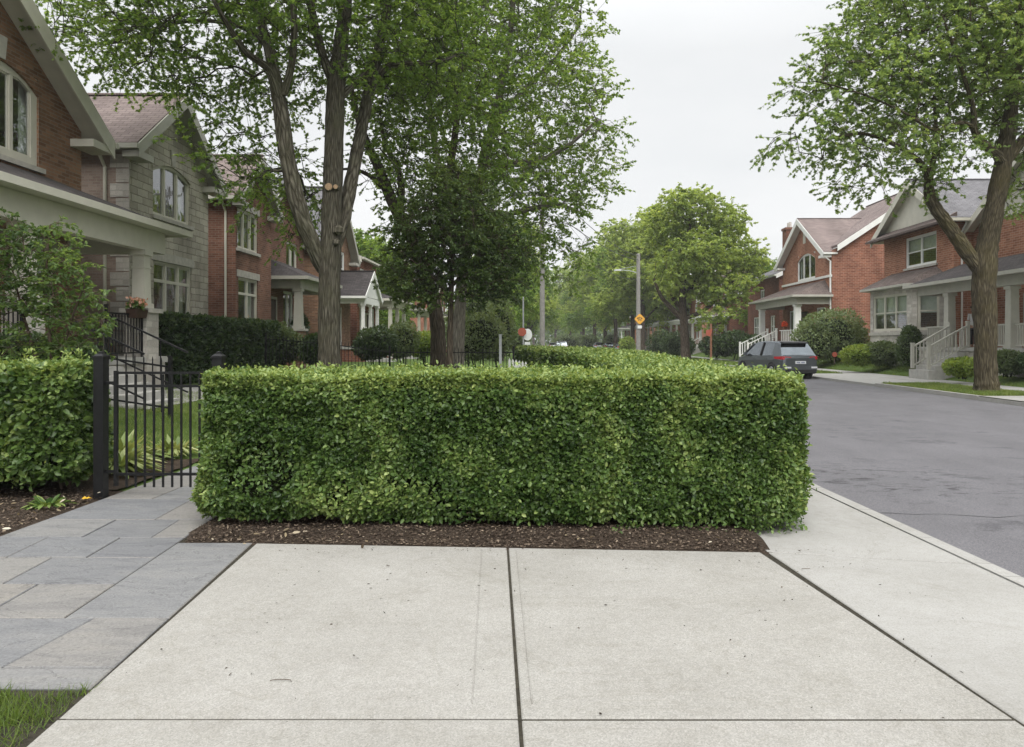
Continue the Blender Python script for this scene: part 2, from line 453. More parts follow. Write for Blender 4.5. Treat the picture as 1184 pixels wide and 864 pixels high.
class MB:
    """collects faces; build() links them as one mesh with metre-scaled box UVs"""

    def __init__(self):
        self.v, self.f, self.s = [], [], []

    def poly(self, pts, smooth=False):
        i = len(self.v)
        self.v.extend([tuple(map(float, p)) for p in pts])
        self.f.append(list(range(i, i + len(pts))))
        self.s.append(smooth)

    def hexa(self, c):
        """8 corners: bottom 0-3 loop, top 4-7 loop"""
        for q in ((3, 2, 1, 0), (4, 5, 6, 7), (0, 1, 5, 4), (1, 2, 6, 5), (2, 3, 7, 6), (3, 0, 4, 7)):
            self.poly([c[k] for k in q])

    def box(self, x0, x1, y0, y1, z0, z1):
        self.hexa([(x0, y0, z0), (x1, y0, z0), (x1, y1, z0), (x0, y1, z0), (x0, y0, z1), (x1, y0, z1), (x1, y1, z1), (x0, y1, z1)])

    def boxF(self, F, u0, u1, n0, n1, z0, z1):
        self.hexa([F(u0, n0, z0), F(u1, n0, z0), F(u1, n1, z0), F(u0, n1, z0), F(u0, n0, z1), F(u1, n0, z1), F(u1, n1, z1), F(u0, n1, z1)])

    def prismF(self, F, pts, n0, n1):
        """polygon of (u, z) extruded along n"""
        a = [F(u, n0, z) for u, z in pts]
        b = [F(u, n1, z) for u, z in pts]
        self.poly(a[::-1])
        self.poly(b)
        k = len(pts)
        for i in range(k):
            j = (i + 1) % k
            self.poly([a[i], a[j], b[j], b[i]])

    def beam(self, p, q, w, h):
        """square bar from p to q"""
        p, q = np.array(p, float), np.array(q, float)
        d = unit(q - p)
        up = np.array([0, 0, 1.0]) if abs(d[2]) < 0.95 else np.array([1.0, 0, 0])
        s = unit(np.cross(d, up))
        t = np.cross(s, d)
        c = []
        for e in (p, q):
            c += [e - s * w / 2 - t * h / 2, e + s * w / 2 - t * h / 2, e + s * w / 2 + t * h / 2, e - s * w / 2 + t * h / 2]
        self.hexa(c)

    def tube(self, path, r, n=8, caps=True):
        path = [np.array(p, float) for p in path]
        rr = r if hasattr(r, '__len__') else [r] * len(path)
        rings = []
        s = None
        for i, p in enumerate(path):
            a = path[max(0, i - 1)]
            b = path[min(len(path) - 1, i + 1)]
            d = unit(b - a)
            if s is None:
                up = np.array([0, 0, 1.0]) if abs(d[2]) < 0.9 else np.array([1.0, 0, 0])
                s = unit(np.cross(d, up))
            else:
                s = unit(s - d * np.dot(s, d))
            t = np.cross(d, s)
            rings.append([p + rr[i] * (math.cos(2 * math.pi * k / n) * s + math.sin(2 * math.pi * k / n) * t) for k in range(n)])
        for a, b in zip(rings[:-1], rings[1:]):
            for k in range(n):
                j = (k + 1) % n
                self.poly([a[k], a[j], b[j], b[k]], True)
        if caps:
            self.poly(rings[0][::-1])
            self.poly(rings[-1])

    def lathe(self, cx, cy, prof, n=12):
        rings = [[(cx + r * math.cos(2 * math.pi * k / n), cy + r * math.sin(2 * math.pi * k / n), z) for k in range(n)] for r, z in prof]
        for a, b in zip(rings[:-1], rings[1:]):
            for k in range(n):
                j = (k + 1) % n
                self.poly([a[k], a[j], b[j], b[k]], True)
        self.poly(rings[0][::-1])
        self.poly(rings[-1])

    def build(self, name, mat, parent=None, off=None):
        if off is None:
            off = tuple(OFF.get(parent.name if parent else None, (0, 0, 0)))
        v = np.array(self.v, float)
        flat, tot, uv = [], [], []
        for f in self.f:
            p = v[f]
            nrm = np.zeros(3)
            for i in range(len(f)):
                nrm += np.cross(p[i], p[(i + 1) % len(f)])
            L = np.linalg.norm(nrm)
            nrm = nrm / L if L > 1e-12 else np.array([0, 0, 1.0])
            if abs(nrm[2]) > 0.97:
                t, b = np.array([1.0, 0, 0]), np.array([0, 1.0, 0])
            else:
                t = unit(np.cross([0, 0, 1.0], nrm))
                b = np.cross(nrm, t)
            uv.append(np.stack([p @ t, p @ b], 1))
            flat += f
            tot.append(len(f))
        o = np_mesh(name, v, flat, tot, mat, parent, off, np.concatenate(uv))
        if any(self.s):
            o.data.polygons.foreach_set('use_smooth', np.array(self.s, bool))
        return o


OFF = {None: (0, 0, 0)}          # world position of every thing and part, for local mesh coordinates


def tag(o, label=None, cat=None, group=None, kind=None):
    if label:
        o['label'] = label
    if cat:
        o['category'] = cat
    if group:
        o['group'] = group
    if kind:
        o['kind'] = kind
    return o


def thing(name, label, cat, loc, group=None):
    o = bpy.data.objects.new(name, None)
    o.empty_display_size = 0.2
    C.objects.link(o)
    o.location = loc
    OFF[o.name] = tuple(loc)
    return tag(o, label, cat, group)


def part(mb, name, mat, parent, label=None):
    o = mb.build(name, mat, parent)
    OFF[o.name] = OFF[parent.name]
    if label:
        o['label'] = label
    return o


def copy_tree(o, parent=None):
    c = o.copy()
    C.objects.link(c)
    if parent is not None:
        c.parent = parent
    for ch in list(o.children):
        copy_tree(ch, c)
    return c


# ------------------------------------------------------------------ leaves, branches, trees
def leaves(name, P, D, N, size, asp, tint, mat, parent=None, off=(0, 0, 0), shape='kite', fold=0.18):
    n = len(P)
    D = unit(D)
    N = unit(N - D * np.sum(N * D, 1, keepdims=True))
    S = np.cross(N, D)
    size = np.broadcast_to(np.asarray(size, float), (n,))[:, None]
    if shape == 'kite':
        prof = [(0, 0, 0), (.42, .5, fold), (1, 0, -.08), (.42, -.5, fold)]
        idx, tot = [0, 1, 2, 0, 2, 3], [3, 3]
    elif shape == 'ovate':
        prof = [(0, 0, 0), (.28, .42, fold), (.68, .40, fold * .7), (1, 0, -.1), (.68, -.40, fold * .7), (.28, -.42, fold)]
        idx, tot = [0, 1, 2, 3, 0, 3, 4, 5], [4, 4]
    elif shape == 'lobed':
        prof = [(0, 0, 0), (.18, .55, .1), (.42, .2, 0), (.62, .52, .06), (.68, .14, 0), (1, 0, -.12), (.68, -.14, 0), (.62, -.52, .06), (.42, -.2, 0), (.18, -.55, .1)]
        idx, tot = [0, 1, 2, 2, 3, 4, 4, 5, 6, 6, 7, 8, 8, 9, 0, 0, 2, 4, 6, 8], [3, 3, 3, 3, 3, 5]
        idx = [0, 1, 2, 2, 3, 4, 4, 5, 6, 6, 7, 8, 8, 9, 0, 0, 2, 4, 6, 8]
    elif shape == 'blade':
        prof = [(0, -.5, 0), (0, .5, 0), (.55, .3, .12), (.55, -.3, .12), (1, 0, -.15)]
        idx, tot = [0, 1, 2, 3, 3, 2, 4], [4, 3]
    k = len(prof)
    V = np.empty((n, k, 3))
    for j, (a, b, c) in enumerate(prof):
        V[:, j] = P + size * (a * D + b * asp * S + c * asp * N)
    fl = (np.asarray(idx)[None, :] + (np.arange(n) * k)[:, None]).ravel()
    return np_mesh(name, V.reshape(-1, 3), fl, np.tile(tot, n), mat, parent, off, None, np.repeat(np.clip(tint, 0, 1), k))


def frusta(name, A, B, ra, rb, n, mat, parent=None, off=(0, 0, 0)):
    d = unit(B - A)
    up = np.where(np.abs(d[:, 2:3]) < 0.9, np.array([[0, 0, 1.0]]), np.array([[1.0, 0, 0]]))
    s = unit(np.cross(d, up))
    t = np.cross(d, s)
    ang = 2 * np.pi * np.arange(n) / n
    c, sn = np.cos(ang)[None, :, None], np.sin(ang)[None, :, None]
    ring = c * s[:, None] + sn * t[:, None]
    V = np.concatenate([A[:, None] + ring * ra[:, None, None], B[:, None] + ring * rb[:, None, None]], 1)
    m = len(A)
    k = np.arange(n)
    q = np.stack([k, (k + 1) % n, n + (k + 1) % n, n + k], 1)
    fl = (q[None] + (np.arange(m) * 2 * n)[:, None, None]).ravel()
    L = np.linalg.norm(B - A, axis=1)
    u = np.stack([k / n, (k + 1) / n, (k + 1) / n, k / n], 1)
    U = np.empty((m, n, 4, 2))
    U[..., 0] = u[None] * (6.28 * np.maximum(ra, 0.02))[:, None, None]
    U[..., 1] = np.array([0, 0, 1, 1])[None, None] * L[:, None, None]
    return np_mesh(name, V.reshape(-1, 3), fl, np.full(m * n, 4), mat, parent, off, U.reshape(-1, 2), None, True)


def catmull(P, sub):
    P = np.asarray(P, float)
    Q = np.vstack([2 * P[0] - P[1], P, 2 * P[-1] - P[-2]])
    out = []
    for i in range(1, len(Q) - 2):
        for t in np.arange(sub) / sub:
            a, b, c, d = Q[i - 1], Q[i], Q[i + 1], Q[i + 2]
            out.append(0.5 * ((2 * b) + (c - a) * t + (2 * a - 5 * b + 4 * c - d) * t * t + (3 * b - a - 3 * c + d) * t ** 3))
    out.append(P[-1])
    return np.array(out)


def limb_mesh(name, polylines, mat, parent, off, sides=14, seed=0):
    """smooth noisy tubes; each polyline rows are x, y, z, radius"""
    V, Fl, T, U = [], [], [], []
    base = 0
    for pl in polylines:
        q = catmull(pl, 6)
        pts, rad = q[:, :3], np.maximum(q[:, 3], 0.008)
        n = sides if rad[0] > 0.1 else 8
        L = np.concatenate([[0], np.cumsum(np.linalg.norm(np.diff(pts, axis=0), axis=1))])
        s = None
        for i in range(len(pts)):
            d = unit(pts[min(i + 1, len(pts) - 1)] - pts[max(i - 1, 0)])
            if s is None:
                up = np.array([0, 1.0, 0])
                s = unit(np.cross(d, up))
            s = unit(s - d * np.dot(s, d))
            t = np.cross(d, s)
            a = 2 * np.pi * np.arange(n) / n
            ring = np.cos(a)[:, None] * s + np.sin(a)[:, None] * t
            p0 = pts[i] + ring * rad[i]
            rr = rad[i] * (1 + 0.22 * (vnoise(p0, 1.0 / max(rad[i] * 1.4, .05), seed) - .5) + 0.1 * (vnoise(p0 * [1, 1, .25], 3.0 / max(rad[i], .05), seed) - .5))
            V.append(pts[i] + ring * rr[:, None])
        m = len(pts)
        k = np.arange(n)
        for i in range(m - 1):
            q4 = np.stack([k, (k + 1) % n, n + (k + 1) % n, n + k], 1) + base + i * n
            Fl.append(q4.ravel())
            T += [4] * n
            circ = 6.28 * rad[0] / n
            U.append(np.stack([np.stack([k * circ, (k + 1) * circ, (k + 1) * circ, k * circ], 1), np.stack([np.full(n, L[i]), np.full(n, L[i]), np.full(n, L[i + 1]), np.full(n, L[i + 1])], 1)], 2).reshape(-1, 2))
        base += m * n
    return np_mesh(name, np.concatenate(V), np.concatenate(Fl), T, mat, parent, off, np.concatenate(U), None, True)


def tree(name, label, base, limbs, lobes, spacing, leaf_mat, bark, leaf_size=0.1, twigs=8, per=14, spray=0.6, group=None,
         seed=1, nmax=900, cat='tree', shape='kite', asp=0.75, droop=0.25, bias=0.45, twig_mesh=True, tint0=0.42, jit=0.9, cut=None, tip=0.008):
    """limbs: polylines of (x, y, z, r); lobes: (centre, radii, weight)"""
    r = np.random.default_rng(seed)
    base = np.asarray(base, float)
    root = thing(name, label, cat, tuple(base), group)
    limb_mesh('trunk', limbs, bark, root, base, 18, seed)
    # skeleton nodes
    pos, par, rad0 = [], [], []
    for pl in limbs:
        q = catmull(pl, 4)
        for row in q[max(1, int(len(q) * .35)) if pl is limbs[0] else 1:]:
            pos.append(row[:3])
            par.append(-1)
            rad0.append(row[3])
    nsk = len(pos)
    # attractors
    w = np.array([l[2] * np.prod(l[1]) for l in lobes])
    w = w / w.sum()
    cand = []
    for _ in range(nmax * 14):
        c, rr, _w = lobes[r.choice(len(lobes), p=w)]
        d = unit(r.normal(size=3))
        q = np.asarray(c) + d * np.asarray(rr) * (bias + (1 - bias) * r.random() ** 0.6)
        cand.append(q)
    cand = np.array(cand)
    keep = []
    for q in cand:
        if len(keep) >= nmax:
            break
        if cut is not None and not cut(q):
            continue
        if keep and np.min(np.sum((np.array(keep[-2000:]) - q) ** 2, 1)) < (spacing * (0.75 + 0.5 * r.random())) ** 2:
            continue
        keep.append(q)
    A = np.array(keep)
    sk = np.array(pos)
    order = np.argsort([np.min(np.linalg.norm(sk - q, axis=1)) for q in A])
    A = A[order]
    arr = np.zeros((nsk + len(A) * 10, 3))
    arr[:nsk] = sk
    cnt = nsk
    ends, outd = [], []
    for q in A:
        d = np.linalg.norm(arr[:cnt] - q, axis=1) + 0.35 * np.maximum(0, arr[:cnt, 2] - q[2])
        j = int(np.argmin(d))
        p = arr[j].copy()
        L = np.linalg.norm(q - p)
        m = int(min(9, max(2, L / 0.55)))
        prev = j
        lat = unit(np.cross(q - p, r.normal(size=3))) * 0.09 * L * r.random()
        for i in range(1, m + 1):
            t = i / m
            x = p + (q - p) * t + np.array([0, 0, 0.12 * L * math.sin(math.pi * t)]) + lat * math.sin(math.pi * t) + (r.normal(size=3) * 0.03 * L * (i < m))
            arr[cnt] = x
            pos.append(x)
            par.append(prev)
            rad0.append(0)
            prev = cnt
            cnt += 1
        ends.append(prev)
        outd.append(unit(q - p))
    par = np.array(par)
    rad = np.zeros(cnt)
    rad[ends] = tip
    ex = 2.3
    acc = np.zeros(cnt)
    haschild = np.zeros(cnt, bool)
    for i in range(cnt - 1, nsk - 1, -1):
        rr = max(tip, acc[i] ** (1 / ex), rad[i])
        rad[i] = rr
        if par[i] >= 0:
            acc[par[i]] += rr ** ex
    for i in range(nsk):
        rad[i] = rad0[i]
    ii = np.arange(nsk, cnt)
    pa = par[ii]
    ra = np.where(pa < nsk, np.minimum(rad[ii] * 1.25, np.maximum(rad[pa] * .8, tip)), np.minimum(rad[pa], rad[ii] * 1.35))
    big = rad[ii] > 0.03
    parts_A, parts_B, RA, RB = arr[pa], arr[ii], ra, rad[ii]
    # leaves
    ends = np.array(ends)
    E, O = arr[ends], np.array(outd)
    nE = len(E)
    k = twigs
    td = unit(np.repeat(O, k, 0) * 0.5 + r.normal(size=(nE * k, 3)) * np.array([jit, jit, jit * .62]))
    tl = spray * (0.45 + 0.75 * r.random(nE * k))
    tb = np.repeat(E, k, 0) - np.repeat(O, k, 0) * (0.25 * spray * r.random((nE * k, 1)))
    td[:, 2] -= droop * 0.5
    te = tb + td * tl[:, None]
    te[:, 2] -= droop * tl * 0.3
    if twig_mesh:
        parts_A = np.concatenate([parts_A, tb])
        parts_B = np.concatenate([parts_B, te])
        RA = np.concatenate([RA, np.full(len(tb), tip * .8)])
        RB = np.concatenate([RB, np.full(len(tb), tip * .35)])
    frusta('branches', parts_A, parts_B, RA, RB, 5, bark, root, base)
    t = 0.25 + 0.75 * np.sqrt(r.random((nE * k, per)))
    LP = tb[:, None] + (te - tb)[:, None] * t[..., None]
    LP = LP.reshape(-1, 3)
    TD = np.repeat(unit(te - tb), per, 0)
    LD = unit(TD * 0.45 + r.normal(size=LP.shape) * np.array([.8, .8, .45]) - np.array([0, 0, droop]))
    LN = np.array([0, 0, 1.0]) + r.normal(size=LP.shape) * 0.55
    # colour differs by branch and leaf
    tint = tint0 + 0.5 * (vnoise(LP, 0.55, seed) - .5) + 0.35 * (vnoise(LP, 1.7, seed + 3) - .5) + r.normal(size=len(LP)) * 0.13
    sz = leaf_size * (0.65 + 0.7 * r.random(len(LP)))
    leaves('crown', LP, LD, LN, sz, asp, tint, leaf_mat, root, base, shape)
    return root


def bush(name, label, lobes, leaf_mat, n, size, group=None, seed=1, base=None, stems=4, cat='bush', shape='kite', asp=0.6, up=0.5, tint0=0.45, spike=0.0, z0=0.0):
    """leafy shells around a few lobes with a dark twiggy middle"""
    r = np.random.default_rng(seed)
    c0 = np.mean([l[0] for l in lobes], 0)
    base = np.asarray(base if base is not None else (c0[0], c0[1], z0), float)
    root = thing(name, label, cat, tuple(base), group)
    w = np.array([l[1][0] * l[1][2] + l[1][1] * l[1][0] for l in lobes], float)
    w /= w.sum()
    which = r.choice(len(lobes), n, p=w)
    Cn = np.array([l[0] for l in lobes])[which]
    Rr = np.array([l[1] for l in lobes])[which]
    d = unit(r.normal(size=(n, 3)))
    rad = 1 - 0.30 * r.random(n) ** 1.6 + spike * r.random(n) ** 6
    rough = 1 + 0.30 * (vnoise(Cn + d * Rr, 1.0 / max(0.25, Rr.mean() * .35), seed) - .5)
    P = Cn + d * Rr * (rad * rough)[:, None]
    ok = P[:, 2] > base[2] + 0.03
    P, d, rad = P[ok], d[ok], rad[ok]
    D = unit(d * 0.6 + r.normal(size=P.shape) * 0.7 + np.array([0, 0, up * .5]))
    N = d * 0.6 + np.array([0, 0, up]) + r.normal(size=P.shape) * 0.5
    tint = tint0 + 0.45 * (vnoise(P, 2.0, seed) - .5) + r.normal(size=len(P)) * 0.14
    leaves('foliage', P, D, N, size * (0.65 + 0.7 * r.random(len(P))), asp, tint, leaf_mat, root, base, shape)
    mb = MB()
    for c, rr in lobes:
        rings = []
        for i in range(7):
            th = math.pi * i / 6
            rings.append([(c[0] + .68 * rr[0] * math.sin(th) * math.cos(a), c[1] + .68 * rr[1] * math.sin(th) * math.sin(a), max(base[2] + .02, c[2] + .68 * rr[2] * math.cos(th))) for a in np.arange(10) * 0.628])
        for a, b in zip(rings[:-1], rings[1:]):
            for k in range(10):
                j = (k + 1) % 10
                mb.poly([a[k], b[k], b[j], a[j]], True)
    for s in range(stems):
        a = r.random() * 6.28
        p = base + np.array([math.cos(a), math.sin(a), 0]) * 0.12
        q = c0 + np.array([math.cos(a), math.sin(a), 0]) * 0.3
        mb.tube([p, (p + q) / 2 + r.normal(size=3) * .05, q], [0.03, .022, .012], 6)
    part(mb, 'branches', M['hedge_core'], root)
    return root


# ================================================================== SETTING
def hL(x):
    return 0.45 * sstep(-np.asarray(x, float), 4.6, 8.5)


def hR(x):
    return 0.46 * sstep(x, 16.8, 18.6)


def sheet(name, x0, x1, y0, y1, zf, nx, ny, mat, wob=0.0):
    xs, ys = np.linspace(x0, x1, nx + 1), np.linspace(y0, y1, ny + 1)
    X, Y = np.meshgrid(xs, ys)
    Z = zf(X, Y) if callable(zf) else np.full_like(X, zf)
    if wob:
        Z = Z + wob * (vnoise(np.stack([X, Y, X * 0], -1), 0.9, 5) - .5) + wob * .6 * (vnoise(np.stack([X, Y, X * 0], -1), 4.0, 6) - .5)
    V = np.stack([X, Y, Z], -1).reshape(-1, 3)
    i = np.arange(nx)[None] + (np.arange(ny) * (nx + 1))[:, None]
    q = np.stack([i, i + 1, i + nx + 2, i + nx + 1], -1).reshape(-1, 4)
    o = np_mesh(name, V, q.ravel(), np.full(len(q), 4), mat)
    tag(o, kind='structure')
    return o


def slabs(name, polys, z, th, mat, gap=0.006):
    """separate slabs with open joints between them, rounded off by a little chamfer"""
    mb = MB()
    for pl in polys:
        P = np.array(pl, float)
        c = P.mean(0)
        out = []
        n = len(P)
        for i in range(n):
            a, b, d = P[i - 1], P[i], P[(i + 1) % n]
            e1, e2 = unit(b - a), unit(d - b)
            n1, n2 = np.array([-e1[1], e1[0]]), np.array([-e2[1], e2[0]])
            if np.dot(n1, c - b) < 0:
                n1, n2 = -n1, -n2
            k = 1 + np.dot(n1, n2)
            out.append((b, (n1 + n2) / max(k, .2)))
        zo = z + random.uniform(-.0025, .0025)
        lo = [(*(b + m * gap), zo - th) for b, m in out]
        md = [(*(b + m * gap), zo - .005) for b, m in out]
        hi = [(*(b + m * (gap + .006)), zo) for b, m in out]
        mb.poly(hi)
        for i in range(n):
            j = (i + 1) % n
            mb.poly([md[i], md[j], hi[j], hi[i]])
            mb.poly([lo[i], lo[j], md[j], md[i]])
    return tag(mb.build(name, mat), kind='structure')


sheet('ground', -600, 600, -60, 900, -0.34, 4, 4, M['earth'])
sheet('road', 2.9, 13.1, -30, 420, -0.12, 20, 200, M['asphalt'])
# kerb line on our side
def kx(y):
    return 3.0 + max(0.0, 8.05 - y) * 0.055


kb = MB()
ys = [-20, -6, -2, 0, 1, 2, 3, 4, 5, 5.3, 6, 7, 8.05, 12, 20, 40, 80, 160, 400]
for a, b in zip(ys[:-1], ys[1:]):
    g = 0.004
    kb.hexa([(kx(a) + .004, a + g, -.30), (kx(a) + .16, a + g, -.30), (kx(b) + .16, b - g, -.30), (kx(b) + .004, b - g, -.30),
             (kx(a) + .004, a + g, .004), (kx(a) + .135, a + g, .0), (kx(b) + .135, b - g, .0), (kx(b) + .004, b - g, .004)])
tag(kb.build('kerb', M['walk']), kind='structure')
kb = MB()
ys = list(np.arange(-10, 21.5, 3)) + [21.5, 24.5, 28] + list(np.arange(36.5, 300, 6))
for a, b in zip(ys[:-1], ys[1:]):
    z = -.02 if (a >= 28 and b <= 36.6) or b <= 21.5 else .015
    kb.hexa([(12.88, a + .005, -.3), (13.06, a + .005, -.3), (13.06, b - .005, -.3), (12.88, b - .005, -.3),
             (12.905, a + .005, z), (13.06, a + .005, z), (13.06, b - .005, z), (12.905, b - .005, z)])
tag(kb.build('kerb', M['walk']), kind='structure')

# concrete in front of the hedge
sheet('joint_bed', -2.3, 3.1, -6, 9.4, -0.0085, 6, 12, M['joint'])


def xl(y):
    return -2.03 + (3.16 - y) * 0.06 - 0.01 if y < 3.16 else -2.01 - (y - 3.16) * .082


def xm(y):
    return -0.07 - (y - 3.13) * .0586


def xr(y):
    return 2.04 - (y - 3.07) * .1304


def ft(x):
    return 5.84 - (x + 2.22) * .0615


P = []
for (ya, yb) in ((3.12, None), (.42, 3.12), (-2.3, .42), (-5, -2.3)):
    for (fa, fb) in ((xl, xm), (xm, xr)):
        def cor(f):
            if yb is not None:
                return (f(yb), yb)
            y = 5.8
            for _ in range(6):
                y = ft(f(y))
            return (f(y), y)
        P.append([(fa(ya), ya), (fb(ya), ya), cor(fb), cor(fa)])
slabs('pavement', P, 0.0, .09, M['concrete'], .0085)
P = []
sj = [-5, -2.4, .3, 2.7, None, 9.2]
# transverse joint runs from (1.85, 5.58) to (3.15, 5.29)
P.append([(xr(-5), -5), (kx(-5), -5), (kx(-2.4), -2.4), (xr(-2.4), -2.4)])
P.append([(xr(-2.4), -2.4), (kx(-2.4), -2.4), (kx(1.2), 1.2), (xr(1.2), 1.2)])
P.append([(xr(1.2), 1.2), (kx(1.2), 1.2), (kx(3.2), 3.2), (kx(5.29), 5.29), (1.755, 5.60), (xr(3.2), 3.2)])
P.append([(1.755, 5.60), (kx(5.29), 5.29), (kx(7), 7), (3.0, 8.05), (3.0, 9.2), (1.30, 9.2)])
slabs('sidewalk', P, 0.001, .09, M['walk'], .008)
for x0, x1, y0, y1 in ((-.285, -.020, 3.25, 5.55),):
    for xx in (x0, x1 + .0):
        mb = MB()
        mb.hexa([(xx, y0, -.002), (xx + .004, y0, -.002), (xx + .004 - .13, y1, -.002), (xx - .13, y1, -.002), (xx, y0, .0035), (xx + .004, y0, .0035), (xx + .004 - .13, y1, .0035), (xx - .13, y1, .0035)])
        tag(mb.build('pavement_edge', M['concrete']), kind='structure')
# the broomed margins that show as faint second lines are part of the mesh: a shallow strip
slabs('sidewalk', [[(1.2, y), (2.99, y), (2.99, y + 1.8), (1.2, y + 1.8)] for y in np.arange(9.22, 90, 1.82)], 0.0, .09, M['walk'], .006)

# bluestone path and its continuation through the gate
sheet('joint_bed', -4.42, -2.0, 3.1, 7.6, -0.0062, 4, 6, M['joint'])
L, Rr = -4.4, -2.85
def xj(y):
    return -2.92 + (6.73 - y) * .077


def bedge(x):
    return np.where(np.asarray(x) < -2.2, 5.845, 5.84 - (np.asarray(x) + 2.22) * .0615)


rows = [(3.38, 3.6, None), (3.6, 4.25, None), (4.25, 4.85, -3.25), (4.85, 5.44, -3.55), (5.44, 6.0, (-3.95, -3.36)), (6.0, 6.6, (-3.74, -3.17)), (6.6, 7.46, -3.45)]
P = []
P.append([(L, 3.38), (-3.1, 3.38), (-3.05, 3.6), (L, 3.6)])
P.append([(-3.1, 3.38), (xl(3.38) - .02, 3.38), (xl(3.6) - .02, 3.6), (-3.05, 3.6)])
P.append([(L, 3.6), (-2.62, 3.6), (-2.55, 4.25), (L, 4.25)])
P.append([(-2.62, 3.6), (xl(3.6) - .02, 3.6), (xl(4.25) - .02, 4.25), (-2.55, 4.25)])
P.append([(xj(4.25), 4.25), (xl(4.25) - .02, 4.25), (xl(5.84) - .02, 5.84), (xj(5.84), 5.84)])
for a, b, s in rows[2:]:
    xs = [L] + (list(s) if isinstance(s, tuple) else [s]) + [None]
    for x0, x1 in zip(xs[:-1], xs[1:]):
        sk = .03
        P.append([(x0 + (0 if x0 == L else sk), a), (xj(a) if x1 is None else x1 + sk, a), (xj(b) if x1 is None else x1 - sk, b), (x0 - (0 if x0 == L else sk), b)])
y = 7.46
k = 0
while y < 17:
    h = (.62, .75, .55, .8)[k % 4]
    s = (-3.9, -3.6, -4.0, -3.75)[k % 4]
    P.append([(L, y), (s, y), (s, y + h), (L, y + h)])
    P.append([(s, y), (-3.02, y), (-3.02, y + h), (s, y + h)])
    y += h
    k += 1
slabs('path', P, 0.003, .05, M['flag'], .0045)
sheet('walkway', -8.7, -4.4, 16.9, 18.4, lambda X, Y: hL(X) + .012, 20, 4, M['walk'])
sheet('walkway', -8.6, -7.2, 13.6, 16.9, lambda X, Y: hL(X) + .010, 8, 6, M['walk'])

# soil and lawn on the left
sheet('lawn', -70, -4.38, 7.8, 260, lambda X, Y: hL(X) - .01, 70, 60, M['lawn'], .03)
sheet('lawn', -4.46, 2.98, 7.6, 260, -.03, 10, 60, M['lawn'])
sheet('lawn', -12, -2.02, -6, 3.37, -.012, 40, 40, M['lawn'], .02)
sheet('garden_bed', -12, -4.40, 3.37, 7.85, lambda X, Y: .035 * sstep(-X, 4.4, 4.9), 80, 50, M['mulch'], .05)
sheet('garden_bed', -6.3, -4.45, 7.80, 10.6, lambda X, Y: hL(X) + .02 - .03 * sstep(Y, 9.9, 10.6), 24, 30, M['mulch'], .05)
sheet('garden_bed', -2.90, 1.80, 5.4, 7.8, lambda X, Y: -.004 + .04 * sstep(Y - bedge(X), .0, .30) - .012 * (1 - sstep(Y - bedge(X), -.12, -.01)) - .03 * (1 - sstep(X - xj(Y), .0, .06)), 150, 90, M['mulch'], .007)
# right side of the street
sheet('lawn', 13.05, 15.32, 21.5, 28, .012, 12, 30, M['lawn_dry'], .05)
sheet('lawn', 13.05, 15.32, 36.5, 300, .012, 8, 90, M['lawn'], .04)
sheet('lawn', 13.05, 15.32, -30, 21.5, -.02, 4, 4, M['lawn'])
sheet('driveway_apron', 12.95, 15.32, 28, 36.5, lambda X, Y: .012 - .12 * (1 - sstep(X, 12.9, 13.5)) * .3, 8, 8, M['walk'])
sheet('driveway_apron', 12.95, 15.32, 8, 21.5, .010, 8, 8, M['walk'])
slabs('sidewalk', [[(15.3, y), (16.8, y), (16.8, y + 1.8), (15.3, y + 1.8)] for y in np.arange(5, 200, 1.8)], .018, .08, M['walk'], .008)
sheet('lawn', 16.78, 90, -30, 300, lambda X, Y: hR(X), 60, 60, M['lawn'], .03)
sheet('walkway', 16.8, 18.2, 30.2, 32.9, lambda X, Y: hR(X) + .015, 8, 4, M['walk'])

# tar-filled crack across the asphalt
mb = MB()
pts = []
for i in range(40):
    x = 3.25 + i * .25
    yy = 7.32 + .05 * math.sin(i * .9) + .04 * math.sin(i * 2.3) - .012 * i
    pts.append((x, yy, .013 + .006 * math.sin(i * 1.7)))
for (a, b, w), (c, d, w2) in zip(pts[:-1], pts[1:]):
    mb.poly([(a, b - w / 2, -.1165), (c, d - w2 / 2, -.1165), (c, d + w2 / 2, -.1165), (a, b + w / 2, -.1165)])
tag(mb.build('road_crack', M['tar']), kind='structure')


# scuffed dark stains on the asphalt
k = NT('road_stain')
a_ = k.n('BsdfTransparent')
b_ = k.n('BsdfPrincipled')
b_.inputs['Base Color'].default_value = (0.045, 0.044, 0.047, 1)
b_.inputs['Roughness'].default_value = .8
mp_ = k.n('Mapping')
mp_.inputs['Scale'].default_value = (1.3, 2.4, 1)
k.link(world_pos(k), mp_.inputs[0])
f_ = k.ramp(k.noise(mp_.outputs[0], 2.4, 7, .72, .6), [(0.52, (0, 0, 0)), (0.70, (.36, .36, .36))])
mx_ = k.n('MixShader')
k.link(f_, mx_.inputs[0])
k.link(a_.outputs[0], mx_.inputs[1])
k.link(b_.outputs[0], mx_.inputs[2])
k.link(mx_.outputs[0], k.out.inputs[0])
for px, py, rx, ry in ((988, 549, 1.0, .9), (1050, 556, 1.5, 1.1), (1095, 572, .9, .6), (1000, 500, 1.3, 1.4)):
    Y_ = 1.72 * F_PX / (py - VY)
    X_ = (px - VX) * Y_ / F_PX
    mb = MB()
    mb.poly([(X_ + rx * math.cos(t) * (1 + .25 * math.sin(3 * t + px)), Y_ + ry * math.sin(t) * (1 + .2 * math.sin(5 * t + py)), -.1158) for t in np.arange(28) * 2 * math.pi / 28])
    tag(mb.build('road_stain', k.m), kind='structure')


